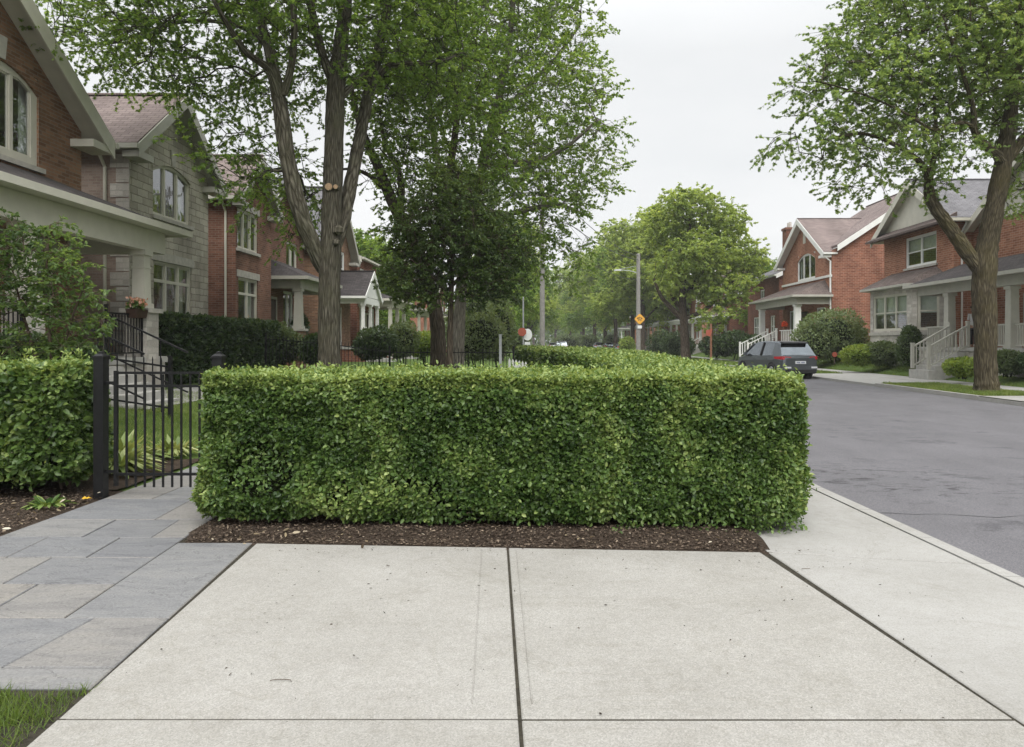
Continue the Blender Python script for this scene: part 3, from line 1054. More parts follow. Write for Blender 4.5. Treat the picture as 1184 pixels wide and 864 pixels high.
# ------------------------------------------------------------------ grass blades, mulch chips, litter (nobody could count them)
def blades(name, n, fx, zf, h, mat, seed, group=None, w=.09, tint0=.5):
    r = np.random.default_rng(seed)
    XY = fx(r, n)
    P = np.stack([XY[:, 0], XY[:, 1], zf(XY[:, 0], XY[:, 1])], 1)
    D = r.normal(size=P.shape) * np.array([.55, .55, 0]) + np.array([0, 0, 1.0])
    N = r.normal(size=P.shape)
    t = tint0 + .5 * (vnoise(P, 2.5, seed) - .5) + r.normal(size=n) * .17
    hh = h * (.5 + .9 * r.random(n)) * (.7 + .6 * vnoise(P, 3.5, seed + 1))
    o = leaves(name, P, D, N, hh, w, t, mat, None, (0, 0, 0), 'blade')
    return tag(o, kind='stuff')


def box_xy(x0, x1, y0, y1):
    return lambda r, n: np.stack([r.uniform(x0, x1, n), r.uniform(y0, y1, n)], 1)


def corner(r, n):
    y = 3.40 - 1.6 * r.random(n) ** 1.3
    x = -2.06 - 2.0 * r.random(n) ** 1.1 + .05 * r.normal(size=n)
    e = y - (3.36 + .05 * np.sin(x * 9))
    y = np.where(e > 0, y - .25, y)
    x = np.minimum(x, -2.03 - np.abs(r.normal(size=n)) * .03)
    return np.stack([x, y], 1)


o = blades('grass', 15000, corner, lambda x, y: 0 * x - .01, .058, M['blade'], 31, w=.06, tint0=.38)
tag(o, 'tuft of rough green grass at the corner of the flagstones', 'grass')
o = blades('grass', 45000, box_xy(-9.2, -4.5, 10.4, 17), lambda x, y: hL(x) - .01, .06, M['blade'], 32, w=.10, tint0=.62)
tag(o, 'mown lawn seen through the bars of the black gate', 'grass')
o = blades('grass', 22000, box_xy(13.1, 15.28, 21.55, 27.9), lambda x, y: 0 * x + .01, .07, M['blade'], 33, w=.16, tint0=.55)
tag(o, 'rough verge grass round the foot of the big kerbside tree', 'grass')
o = blades('grass', 22000, box_xy(13.1, 15.28, 36.6, 70), lambda x, y: 0 * x + .01, .09, M['blade'], 34, w=.25)
tag(o, 'verge grass behind the parked grey car', 'grass')
o = blades('grass', 40000, box_xy(16.85, 19.6, 21, 46), lambda x, y: hR(x), .08, M['blade'], 35, w=.22, tint0=.55)
tag(o, 'front lawn below the shrubs of the stone bay house', 'grass')
o = blades('grass', 26000, box_xy(-9, -.5, 23, 30), lambda x, y: hL(x) - .02, .09, M['blade'], 36, w=.2, tint0=.6)
tag(o, 'lawn behind the long iron fence', 'grass')


def chips(name, n, fx, zf, size, seed, mat, tint0=.4):
    r = np.random.default_rng(seed)
    XY = fx(r, n)
    P = np.stack([XY[:, 0], XY[:, 1], zf(XY[:, 0], XY[:, 1]) + .004 + .012 * r.random(n)], 1)
    D = r.normal(size=P.shape) * np.array([1, 1, .25])
    N = np.array([0, 0, 1.0]) + r.normal(size=P.shape) * .45
    o = leaves(name, P, D, N, size * (.4 + 1.1 * r.random(n) ** 2), .42, tint0 + r.normal(size=n) * .26, mat, None, (0, 0, 0), 'ovate', .1)
    return tag(o, kind='stuff')


def bed_xy(r, n):
    x = r.uniform(-2.82, 1.74, n)
    return np.stack([x, bedge(x) + .012 + 1.15 * r.random(n) ** 1.25], 1)


o = chips('mulch_chips', 20000, bed_xy, lambda x, y: -.004 + .04 * sstep(y - bedge(x), .0, .30), .026, 41, M['chip'], .42)
tag(o, 'dark bark mulch strewn along the foot of the clipped hedge', 'mulch')
o = chips('mulch_chips', 15000, box_xy(-7.5, -4.43, 5.4, 7.8), lambda x, y: .035 * sstep(-x, 4.4, 4.9) + .0 * x, .030, 42, M['chip'], .45)
tag(o, 'brown bark mulch in the bed left of the gate', 'mulch')
o = chips('leaf_litter', 130, box_xy(-6.5, -4.3, 5.9, 7.6), lambda x, y: .05 + 0 * x, .06, 43, M['litter'], .6)
tag(o, 'dry pale leaves scattered over the left mulch bed', 'leaf litter')
o = chips('leaf_litter', 110, box_xy(-2.8, 1.7, 5.66, 6.5), lambda x, y: .035 + 0 * x, .045, 44, M['litter'], .55)
tag(o, 'dry leaf scraps on the mulch under the long hedge', 'leaf litter')


def near_edge(r, n):
    y = 5.66 - 2.6 * r.random(n) ** 2.4
    return np.stack([r.uniform(-2.0, 2.6, n), y], 1)


o = chips('pavement_specks', 420, near_edge, lambda x, y: 0 * x - .003, .016, 45, M['chip'], .15)
tag(o, 'dark specks of mulch and seed blown onto the concrete', 'debris')
# curled dry stems lying on the concrete
for q in ((-1.2, 3.45, .055, .6), (1.9, 5.15, .04, 1.0)):
    mb = MB()
    mb.tube([(q[0] + q[2] * math.cos(q[3] + t), q[1] + .35 * q[2] * math.sin(q[3] + t), .006) for t in np.linspace(0, 2.2, 8)], .0018, 5)
    o = mb.build('dry_stem', M['twig'])
    tag(o, 'thin curled dry stem lying on the pale concrete', 'twig', 'dry stems on the concrete')


# ------------------------------------------------------------------ clipped hedges
def round_poly(pts, rads, n=6):
    out = []
    m = len(pts)
    for i in range(m):
        a, b, c = np.array(pts[i - 1], float), np.array(pts[i], float), np.array(pts[(i + 1) % m], float)
        r = min(rads[i], np.linalg.norm(a - b) * .45, np.linalg.norm(c - b) * .45)
        p, q = b + unit(a - b) * r, b + unit(c - b) * r
        for t in np.linspace(0, 1, n):
            out.append((1 - t) ** 2 * p + 2 * t * (1 - t) * b + t * t * q)
    return np.array(out)


def inside(poly, q):
    x, y = q[:, 0], q[:, 1]
    res = np.zeros(len(q), bool)
    for a, b in zip(poly, np.roll(poly, -1, 0)):
        c = ((a[1] > y) != (b[1] > y)) & (x < (b[0] - a[0]) * (y - a[1]) / (b[1] - a[1] + 1e-12) + a[0])
        res ^= c
    return res


def hedge(name, label, foot, rads, z1, density, leaf, leaf_mat, seed=3, group=None, near=7.0, stems=(), zb=0.02, top_new=.34, holes=(), droop_at=None):
    r = np.random.default_rng(seed)
    P = round_poly(foot, rads)
    if np.sum(P[:, 0] * np.roll(P[:, 1], -1) - np.roll(P[:, 0], -1) * P[:, 1]) < 0:
        P = P[::-1]
    Q = np.roll(P, -1, 0)
    base = np.array([P[:, 0].mean(), P[:, 1].mean(), 0])
    root = thing(name, label, 'hedge', tuple(base), group)
    E = Q - P
    L = np.linalg.norm(E, axis=1)
    mid = (P + Q) / 2
    dist = np.linalg.norm(mid, axis=1)
    k = np.maximum(1, dist / near)
    H = z1 - zb
    # side leaves
    cnt = (L * H * density / k ** 1.7).astype(int)
    idx = np.repeat(np.arange(len(P)), cnt)
    n = len(idx)
    t = r.random(n)
    xy = P[idx] + E[idx] * t[:, None]
    nn = np.stack([E[:, 1], -E[:, 0]], 1) / np.maximum(L, 1e-6)[:, None]
    nr = nn[idx]
    z = zb - .06 + (H + .06) * r.random(n)
    sz = leaf * k[idx] ** .85
    p3 = np.stack([xy[:, 0], xy[:, 1], z], 1)
    bumpy = .10 * (vnoise(p3, 2.2, seed) - .5) + .10 * (vnoise(p3, 7.0, seed + 1) - .5)
    depth = .13 * r.random(n) ** 1.5 * np.maximum(1, k[idx] * .5)
    sprig = np.where(r.random(n) < .03, .05 * r.random(n), 0)
    edge = sstep(z, z1 - .14, z1 + .02) * .10
    low = (1 - sstep(z, zb, zb + .22)) * .03 - .05 * sstep(z, zb + .05, zb + .25) * (1 - sstep(z, zb + .25, zb + .6))
    d = bumpy - depth + sprig - edge - low
    p3[:, :2] += nr * d[:, None]
    keep = z > zb + .16 * (vnoise(p3 * [1, 1, 0], 3.0, seed + 2)) * 1.2 - .03
    gapn = vnoise(p3, 4.5, seed + 5)
    keep &= ~((gapn < .37) & (z < zb + .42) & (r.random(n) < .75))
    for hx, hz, hr in holes:
        keep &= ~((np.hypot(p3[:, 0] - hx, (p3[:, 2] - hz) * 1.2) < hr) & (r.random(n) < .75) & (p3[:, 1] < 7.0))
    n3 = np.concatenate([nr, np.zeros((n, 1))], 1)
    rn = r.normal(size=(n, 3))
    D = unit(rn * np.array([.75, .75, .7]) + n3 * .5 + np.array([0, 0, .25]))
    N = n3 * .75 + np.array([0, 0, .55]) + r.normal(size=(n, 3)) * .42
    young = sstep(z, z1 - .35, z1) * .16
    tint = .36 + young + .55 * (vnoise(p3, 3.2, seed + 7) - .5) + .35 * (vnoise(p3, 9.0, seed + 8) - .5) + r.normal(size=n) * .15
    tint = tint + np.where(r.random(n) < .06, .3, 0)
    A = [p3[keep], D[keep], N[keep], (sz * (.45 + 1.05 * r.random(n) ** 1.2))[keep], tint[keep]]
    if droop_at is not None:
        m = 2200
        a_ = r.uniform(-2.2, .45, m)
        q_ = np.stack([droop_at[0] + .30 * np.cos(a_), droop_at[1] + .30 * np.sin(a_)], 1) + r.normal(size=(m, 2)) * .055
        along = r.random(m) < .45
        q_[along, 0] = droop_at[0] - 1.3 * r.random(along.sum())
        q_[along, 1] = droop_at[1] - .27 + r.normal(size=along.sum()) * .05
        zz_ = .30 * r.random(m) + .02
        zz_ += .14 * (vnoise(np.stack([q_[:, 0], q_[:, 1], q_[:, 0] * 0], 1), 5.0, 3) - .4)
        q3 = np.stack([q_[:, 0], q_[:, 1], np.maximum(.012, zz_)], 1)
        A = [np.concatenate([a, b]) for a, b in zip(A, [q3, r.normal(size=(m, 3)) + [0, -.3, .1], r.normal(size=(m, 3)) * .5 + [.2, -.6, .6], leaf * (.5 + .9 * r.random(m)), .38 + r.normal(size=m) * .16])]
    # top leaves
    lo, hi = P.min(0), P.max(0)
    m = int((hi[0] - lo[0]) * (hi[1] - lo[1]) * density * 1.25)
    q = r.uniform(lo, hi, (m, 2))
    kk = np.maximum(1, np.linalg.norm(q, axis=1) / near)
    ok = inside(P, q) & (r.random(m) < 1 / kk ** 1.7)
    q, kk = q[ok], kk[ok]
    m = len(q)
    zz = z1 + .05 * (vnoise(np.stack([q[:, 0], q[:, 1], q[:, 0] * 0], 1), 1.6, seed) - .5) + .05 * (vnoise(np.stack([q[:, 0], q[:, 1], q[:, 0] * 0], 1), 6.0, seed + 4) - .5)
    zz = zz - .12 * r.random(m) ** 1.3 + np.where(r.random(m) < .05, .07 * r.random(m), 0)
    T = np.stack([q[:, 0], q[:, 1], zz], 1)
    D2 = unit(r.normal(size=(m, 3)) * np.array([.8, .8, .35]) + np.array([0, 0, .55]))
    N2 = np.array([0, 0, 1.0]) + r.normal(size=(m, 3)) * .6
    t2 = .50 + top_new * .5 + .4 * (vnoise(T, 3.0, seed + 9) - .5) + r.normal(size=m) * .17
    A = [np.concatenate([a, b]) for a, b in zip(A, [T, D2, N2, leaf * kk ** .85 * (.55 + .7 * r.random(m)), t2])]
    leaves('foliage', A[0], A[1], A[2], A[3], .62, A[4], leaf_mat, root, base, 'ovate', .16)
    if near < 10:
        pick = r.choice(len(A[0]), min(260, len(A[0])), replace=False)
        leaves('dead_leaves', A[0][pick] + n3[:1] * 0, A[1][pick] + r.normal(size=(len(pick), 3)) * .6, A[2][pick], leaf * .9, .55, r.random(len(pick)), M['litter'], root, base, 'ovate', .2)
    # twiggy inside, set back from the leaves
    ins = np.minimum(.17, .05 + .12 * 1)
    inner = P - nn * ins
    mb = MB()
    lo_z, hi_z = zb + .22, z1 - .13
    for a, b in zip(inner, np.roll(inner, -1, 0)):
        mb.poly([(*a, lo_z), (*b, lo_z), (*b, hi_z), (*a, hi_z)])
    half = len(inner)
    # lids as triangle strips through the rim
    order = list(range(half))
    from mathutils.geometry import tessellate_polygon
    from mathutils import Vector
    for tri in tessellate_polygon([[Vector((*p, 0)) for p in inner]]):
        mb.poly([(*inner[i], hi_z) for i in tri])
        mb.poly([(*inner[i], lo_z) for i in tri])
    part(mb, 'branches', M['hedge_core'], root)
    for sx, sy in stems:
        mb = MB()
        for j in range(4):
            a = j * 1.6 + sx
            mb.tube([(sx + .03 * math.cos(a), sy + .03 * math.sin(a), -.02), (sx + .08 * math.cos(a), sy + .06 * math.sin(a), .2), (sx + .2 * math.cos(a), sy + .12 * math.sin(a), .48)], [.017, .013, .009], 6)
        part(mb, 'stem', M['twig'], root)
    return root


foot = [(-2.92, 6.22), (2.36, 6.16), (2.12, 8.4), (2.3, 11.5), (2.75, 18), (2.4, 23), (1.5, 28), (.15, 34), (-.6, 34.4),
        (-.9, 33.4), (.05, 27.4), (.8, 22.5), (1.12, 17), (1.10, 8.3), (.7, 7.5), (-2.95, 7.42)]
rad = [.32, .40, 1, 2, 4, 4, 4, .3, .3, .3, 4, 4, 4, .5, .3, .3]
st = [(x, 6.75 + .12 * math.sin(x * 5)) for x in (-2.5, -1.8, -1.15, -.45, .3, .72, 1.25, 1.8)] + [(1.22, 6.45), (-2.2, 6.5)]
hedge('hedge', 'long clipped green hedge turning the corner between the concrete and the street', foot, rad, 1.30, 15000, .038, M['hedge_leaf'], 3, stems=st,
      holes=((-2.35, .52, .30), ), droop_at=(1.92, 6.42))
hedge('hedge', 'shorter clipped green hedge standing left of the black gate post', [(-8.2, 7.30), (-4.68, 7.24), (-4.72, 8.2), (-8.2, 8.5)], [.3, .25, .25, .3], 1.34, 9000, .052,
      M['hedge_leaf'], 5, stems=[(-5, 7.8), (-5.8, 7.8), (-6.6, 7.8)], zb=.12, top_new=.3)
# upright young shoots on the left hedge
r_ = np.random.default_rng(5)
n = 260
cl = np.stack([r_.uniform(-7.2, -4.7, 26), r_.uniform(7.3, 8.2, 26)], 1)[r_.integers(0, 26, n)]
SPROUT = np.stack([cl[:, 0] + r_.normal(size=n) * .018, cl[:, 1] + r_.normal(size=n) * .018, 1.30 + .2 * r_.random(n)], 1)
hl = [o for o in bpy.data.objects if o.get('label', '').startswith('shorter clipped')][0]
leaves('foliage', SPROUT, r_.normal(size=(n, 3)) * .6 + [0, 0, .6], r_.normal(size=(n, 3)) + [0, 0, .6], .045, .6, r_.normal(size=n) * .15 + .75, M['hedge_leaf'], hl, OFF[hl.name], 'ovate')

# tall dark hedge in front of the stone house
hedge('hedge', 'tall dark hedge growing in front of the grey stone house', [(-10.6, 19.2), (-9.5, 19.0), (-9.4, 27.2), (-10.5, 27.2)], [.4] * 4, 2.30, 900, .10, M['shade_leaf'], 8, near=24, zb=.4, top_new=.0)

# ------------------------------------------------------------------ gate
GY = 7.55
groot = thing('iron_gate', 'black iron garden gate of thin upright bars across the flagstone path', 'gate', (-4.3, GY, 0))
mb = MB()
for z in (1.265, 1.13, .225):
    mb.box(-4.30, -3.27, GY - .013, GY + .013, z, z + .026)
mb.box(-4.332, -4.298, GY - .017, GY + .017, .12, 1.30)
mb.box(-3.27, -3.235, GY - .017, GY + .017, .12, 1.30)
part(mb, 'frame', M['black_metal'], groot)
for i in range(10):
    x = -4.30 + (i + 1) * 1.03 / 11
    mb = MB()
    mb.box(x - .009, x + .009, GY - .009, GY + .009, .105, 1.262)
    part(mb, 'bar', M['black_metal'], groot)
for z in (1.16, .25):
    mb = MB()
    mb.box(-4.42, -4.335, GY - .012, GY + .012, z, z + .03)
    part(mb, 'hinge', M['black_metal'], groot)
for x, lab in ((-4.47, 'square black gate post with a stepped cap beside the left hedge'), (-3.26, 'black gate post whose cap pokes up behind the long hedge')):
    t = thing('gate_post', lab, 'post', (x, GY, 0), 'gate posts')
    mb = MB()
    mb.box(x - .05, x + .05, GY - .05, GY + .05, -.02, 1.43)
    part(mb, 'post', M['black_metal'], t)
    mb = MB()
    a, b = .06, .03
    mb.box(x - a, x + a, GY - a, GY + a, 1.43, 1.452)
    mb.hexa([(x - .052, GY - .052, 1.452), (x + .052, GY - .052, 1.452), (x + .052, GY + .052, 1.452), (x - .052, GY + .052, 1.452),
             (x - b, GY - b, 1.475), (x + b, GY - b, 1.475), (x + b, GY + b, 1.475), (x - b, GY + b, 1.475)])
    mb.lathe(x, GY, [(.026, 1.475), (.026, 1.492), (.012, 1.50)], 10)
    part(mb, 'cap', M['black_metal'], t)


# ------------------------------------------------------------------ iron fences
def iron_fence(label, p, q, h, zf, bay=2.0, gap=.11, mat='black_metal', group=None, top=.12, name='iron_fence'):
    p, q = np.array(p, float), np.array(q, float)
    Lh = np.linalg.norm(q - p)
    d = (q - p) / Lh
    t = thing(name, label, 'fence', (p[0], p[1], 0), group)
    nb = max(1, int(round(Lh / bay)))
    for i in range(nb + 1):
        x = p + d * Lh * i / nb
        z = float(zf(x[0]))
        mb = MB()
        mb.box(x[0] - .03, x[0] + .03, x[1] - .03, x[1] + .03, z - .1, z + h + .06)
        mb.box(x[0] - .038, x[0] + .038, x[1] - .038, x[1] + .038, z + h + .06, z + h + .085)
        part(mb, 'post', M[mat], t)
        if i < nb:
            x2 = p + d * Lh * (i + 1) / nb
            z2 = float(zf(x2[0]))
            for zz in (h - top, .16):
                mb = MB()
                mb.beam((x[0], x[1], z + zz), (x2[0], x2[1], z2 + zz), .028, .032)
                part(mb, 'rail', M[mat], t)
            mb = MB()
            m = int(Lh / nb / gap)
            for k in range(1, m):
                f = k / m
                a = x + (x2 - x) * f
                za = z + (z2 - z) * f
                mb.beam((a[0], a[1], za + .06), (a[0], a[1], za + h - .03), .016, .016)
                mb.tube([(a[0], a[1], za + h - .03), (a[0], a[1], za + h + .03)], [.013, .002], 5)
            part(mb, 'pickets', M[mat], t)
    return t


iron_fence('long black iron picket fence running behind the hedge below the big trees', (-8.9, 24.2), (-.75, 24.2), 1.36, hL)
iron_fence('short black iron fence with square grid beside the porch steps', (-7.9, 13.3), (-6.62, 13.3), 1.02, hL, 1.3, .15)
t = thing('picket_fence', 'short white picket fence where the far hedge ends', 'fence', (-.8, 22.6, 0))
mb = MB()
for i in range(6):
    x = -.82 + i * .10
    mb.prismF(lambda u, n, z: (x + u, 22.6 + n, z), [(-.034, .05), (.034, .05), (.034, 1.02 - i * .02), (0, 1.09 - i * .02), (-.034, 1.02 - i * .02)], -.012, .012)
part(mb, 'pickets', M['white'], t)
for z in (.3, .78):
    mb = MB()
    mb.box(-.86, -.28, 22.615, 22.65, z, z + .08)
    part(mb, 'rail', M['white'], t)
mb = MB()
mb.box(-1.02, -.95, 20.2, 20.27, -.05, 1.78)
mb.box(-1.035, -.935, 20.185, 20.285, 1.78, 1.80)
tag(mb.build('post', M['galv']), 'plain grey metal post standing alone behind the hedge', 'post')

# hosta clump and small plants seen through the gate
def rosette(name, label, x, y, z, n, L, asp, mat, seed, cat='plant', lift=.8, tint0=.5):
    r = np.random.default_rng(seed)
    root = thing(name, label, cat, (x, y, z))
    a = r.random(n) * 6.283
    e = lift * (.35 + .9 * r.random(n))
    D = np.stack([np.cos(a), np.sin(a), e], 1)
    P = np.array([x, y, z]) + np.stack([np.cos(a), np.sin(a), 0 * a], 1) * (.03 + .05 * r.random(n))[:, None]
    N = np.array([0, 0, 1.0]) - D * .2 + r.normal(size=(n, 3)) * .15
    # two joints so that each leaf arches over
    s = L * (.6 + .6 * r.random(n))
    tint = tint0 + r.normal(size=n) * .2
    leaves('leaves', P, D, N, s, asp, tint, mat, root, (x, y, z), 'ovate', .12)
    P2 = P + unit(D) * (s * .55)[:, None]
    D2 = np.stack([np.cos(a), np.sin(a), -.25 + 0 * a], 1)
    leaves('leaves', P2, D2, N, s * .8, asp * .9, tint + .08, mat, root, (x, y, z), 'ovate', .12)
    return root


for i, (x, y, L_, lab) in enumerate(((-5.0, 8.75, .55, 'pale striped hosta clump nearest the gate hinge'), (-5.35, 9.4, .6, 'pale striped hosta clump further from the gate, by the lawn'), (-4.98, 10.1, .42, 'smallest pale hosta at the edge of the garden path'))):
    rosette('hosta_plant', lab, x, y, float(hL(x)) + .02, 90, L_ * .72, .2, M['pale_leaf'], 60 + i, lift=1.1)
rosette('weed', 'small green weed at the bed edge beside the gate post', -4.66, 7.02, .03, 26, .15, .4, M['hedge_leaf'], 66, lift=.7)
o = leaves('fallen_leaf', np.array([[-4.50, 7.28, .045]]), np.array([[.8, .3, .05]]), np.array([[0, -.2, 1.]]), .09, .8, np.array([.9]), M['flower_peach'], None, (0, 0, 0), 'lobed')
o.data.materials.clear()
o.data.materials.append(m_plain('yellow_leaf', (0.6, 0.36, 0.03), .7))
tag(o, 'yellow fallen leaf at the foot of the gate post', 'leaf')
# arched scroll of ironwork behind the gate
cx, cy, cz = -10.02, 19.0, 0
cx = (178 - VX) * 18.6 / F_PX
t = thing('iron_scroll', 'black wrought iron arch with scrolls standing on the pale garden walk', 'garden ornament', (cx, 18.6, .45))
mb = MB()
zc = CAMZ + (VY - 428) * 18.6 / F_PX
mb.tube([(cx + .30 * math.cos(a), 18.6, zc + .30 * math.sin(a)) for a in np.linspace(-.2, math.pi + .2, 22)], .022, 6)
mb.beam((cx - .295, 18.6, .45), (cx - .295, 18.6, zc), .03, .03)
mb.beam((cx + .295, 18.6, .45), (cx + .295, 18.6, zc), .03, .03)
part(mb, 'frame', M['black_metal'], t)
for s in (-1, 1):
    mb = MB()
    mb.tube([(cx + s * (.11 - (.10 - .018 * a) * math.cos(a)), 18.6, zc + .02 + (.10 - .018 * a) * math.sin(a)) for a in np.linspace(0, 5, 20)], .014, 5)
    part(mb, 'scroll', M['black_metal'], t)
    mb = MB()
    mb.tube([(cx + s * (.11 - (.09 - .016 * a) * math.cos(a)), 18.6, zc - .22 - (.09 - .016 * a) * math.sin(a)) for a in np.linspace(0, 5, 20)], .014, 5)
    part(mb, 'scroll', M['black_metal'], t)


# ================================================================== HOUSES
def frame(O, U, N):
    O, U, N = (np.array(a, float) for a in (O, U, N))
    Z = np.array([0, 0, 1.0])
    return lambda u, n, z: O + U * u + N * n + Z * z


def facade(mb, F, u0, u1, z0, ze, ops, ua=None, za=None, n=0.0, depth=.16, rev=None):
    """wall face u0..u1, z0..ze, plus a gable to (ua, za); rectangular openings with reveals"""
    def ext(z):
        if za is None or z <= ze:
            return u0, u1
        f = (z - ze) / (za - ze)
        return u0 + (ua - u0) * f, u1 + (ua - u1) * f
    zs = sorted({z0, ze, *([za] if za else []), *[o[2] for o in ops], *[o[3] for o in ops]})
    for a, b in zip(zs[:-1], zs[1:]):
        la, ra = ext(a)
        lb, rb = ext(b)
        cuts = sorted((o[0], o[1]) for o in ops if o[2] <= a + 1e-6 and o[3] >= b - 1e-6)
        xa, xb = la, lb
        for c0, c1 in cuts + [(None, None)]:
            ea, eb = (c0, c0) if c0 is not None else (ra, rb)
            pts = [F(xa, n, a), F(ea, n, a), F(eb, n, b), F(xb, n, b)]
            if abs(eb - xb) < 1e-6:
                pts = pts[:3]
            mb.poly(pts)
            xa = xb = c1
    for a0, a1, b0, b1 in (ops if rev is None else rev):
        d = n - depth
        mb.poly([F(a0, n, b0), F(a0, d, b0), F(a0, d, b1), F(a0, n, b1)])
        mb.poly([F(a1, n, b0), F(a1, n, b1), F(a1, d, b1), F(a1, d, b0)])
        mb.poly([F(a0, n, b1), F(a0, d, b1), F(a1, d, b1), F(a1, n, b1)])
        mb.poly([F(a0, n, b0), F(a1, n, b0), F(a1, d, b0), F(a0, d, b0)])


def window(root, F, o, n=0.0, cols=3, transom=None, mat='cream', sill='sill', lintel=None, arch=None, curtain=0.5, hung=False, key=None, fw=.075, simple=False):
    u0, u1, z0, z1 = o
    mb = MB()
    d0, d1 = n - .13, n - .045
    mb.boxF(F, u0, u0 + fw, d0, d1, z0, z1)
    mb.boxF(F, u1 - fw, u1, d0, d1, z0, z1)
    mb.boxF(F, u0 + fw, u1 - fw, d0, d1, z0, z0 + fw)
    mb.boxF(F, u0 + fw, u1 - fw, d0, d1, z1 - fw, z1)
    for i in range(1, cols):
        x = u0 + (u1 - u0) * i / cols
        mb.boxF(F, x - .05, x + .05, d0 + .002, d1 - .004, z0 + fw, z1 - fw)
    if transom:
        mb.boxF(F, u0 + fw, u1 - fw, d0 + .006, d1 - .008, transom - .045, transom + .045)
    if hung:
        zm = (z0 + z1) / 2
        mb.boxF(F, u0 + fw, u1 - fw, d0 + .01, d1 - .02, zm - .03, zm + .03)
    for i in range(cols):     # slim sash inside each light
        a = u0 + (u1 - u0) * i / cols + (fw if i == 0 else .05)
        b = u0 + (u1 - u0) * (i + 1) / cols - (fw if i == cols - 1 else .05)
        for x in (a, b - .035):
            mb.boxF(F, x, x + .035, d0 + .012, d1 - .028, z0 + fw, z1 - fw)
        for z in (z0 + fw, z1 - fw - .035):
            mb.boxF(F, a + .035, b - .035, d0 + .012, d1 - .028, z, z + .035)
    w = part(mb, 'window', M[mat], root)
    if simple:
        mb = MB()
        mb.boxF(F, u0 + .02, u1 - .02, n - .115, n - .105, z0 + .02, z1 - .02)
        part(mb, 'pane', M['glass'], w)
    else:
        mb = MB()
        mb.poly([F(u0 + .03, n - .10, z0 + .03), F(u1 - .03, n - .10, z0 + .03), F(u1 - .03, n - .10, z1 - .03), F(u0 + .03, n - .10, z1 - .03)])
        part(mb, 'pane', M['glass'], w)
    if curtain:
        wv = (u1 - u0)
        if hung:                       # half drawn blind
            mb = MB()
            mb.boxF(F, u0 + .05, u1 - .05, n - .20, n - .19, z1 - (z1 - z0) * curtain, z1 - .03)
            part(mb, 'blind', M['curtain'], w)
        else:
            for (a, b) in ((u0 + .03, u0 + wv * .22 * curtain * 2), (u1 - wv * .22 * curtain * 2, u1 - .03)):
                mb = MB()
                m = 9
                for i in range(m):
                    x0, x1 = a + (b - a) * i / m, a + (b - a) * (i + 1) / m
                    da, db = n - .24 - .03 * (i % 2), n - .24 - .03 * ((i + 1) % 2)
                    mb.poly([F(x0, da, z0 + .02), F(x1, db, z0 + .02), F(x1, db, z1 - .02), F(x0, da, z1 - .02)])
                part(mb, 'curtain', M['curtain'], w)
    if sill:
        mb = MB()
        mb.boxF(F, u0 - .12, u1 + .12, n - .13, n + .085, z0 - .11, z0 - .002)
        part(mb, 'sill', M[sill], w)
    if lintel:
        mb = MB()
        mb.boxF(F, u0 - .14, u1 + .14, n - .02, n + .025, z1 + .002, z1 + .26)
        part(mb, 'lintel', M[lintel], w)
    if arch:
        rise, mt = arch
        um, hw = (u0 + u1) / 2, (u1 - u0) / 2
        mb = MB()
        k = 12
        top = z1 + .22
        lo = [(um - hw - .02 + (2 * hw + .04) * i / k, z1 - rise * abs(2 * i / k - 1) ** 2) for i in range(k + 1)]
        hi = [(um - hw - .13 + (2 * hw + .26) * i / k, top - rise * abs(2 * i / k - 1) ** 2) for i in range(k + 1)]
        for i in range(k):
            mb.prismF(F, [lo[i], lo[i + 1], hi[i + 1], hi[i]], n - .09, n + .022)
        part(mb, 'arch', M[mt], w)
        mb = MB()
        for i in range(k):
            a, b = lo[i], lo[i + 1]
            mb.prismF(F, [(a[0], a[1] - .085), (b[0], b[1] - .085), (b[0], b[1] - .001), (a[0], a[1] - .001)], n - .10, n - .04)
        part(mb, 'arch_frame', M[mat], w)
    if key:
        um = (u0 + u1) / 2
        mb = MB()
        mb.prismF(F, [(um - .1, z1 + .02), (um + .1, z1 + .02), (um + .16, z1 + .5), (um - .16, z1 + .5)], n - .02, n + .05)
        part(mb, 'keystone', M['sill'], w)
    return w


def shell(mb, F, u0, u1, z0, ze, depth, t=0.0):
    """side and back walls behind a facade"""
    for u in (u0, u1):
        mb.poly([F(u, 0, z0), F(u, -depth, z0), F(u, -depth, ze), F(u, 0, ze)])
    mb.poly([F(u0, -depth, z0), F(u1, -depth, z0), F(u1, -depth, ze), F(u0, -depth, ze)])


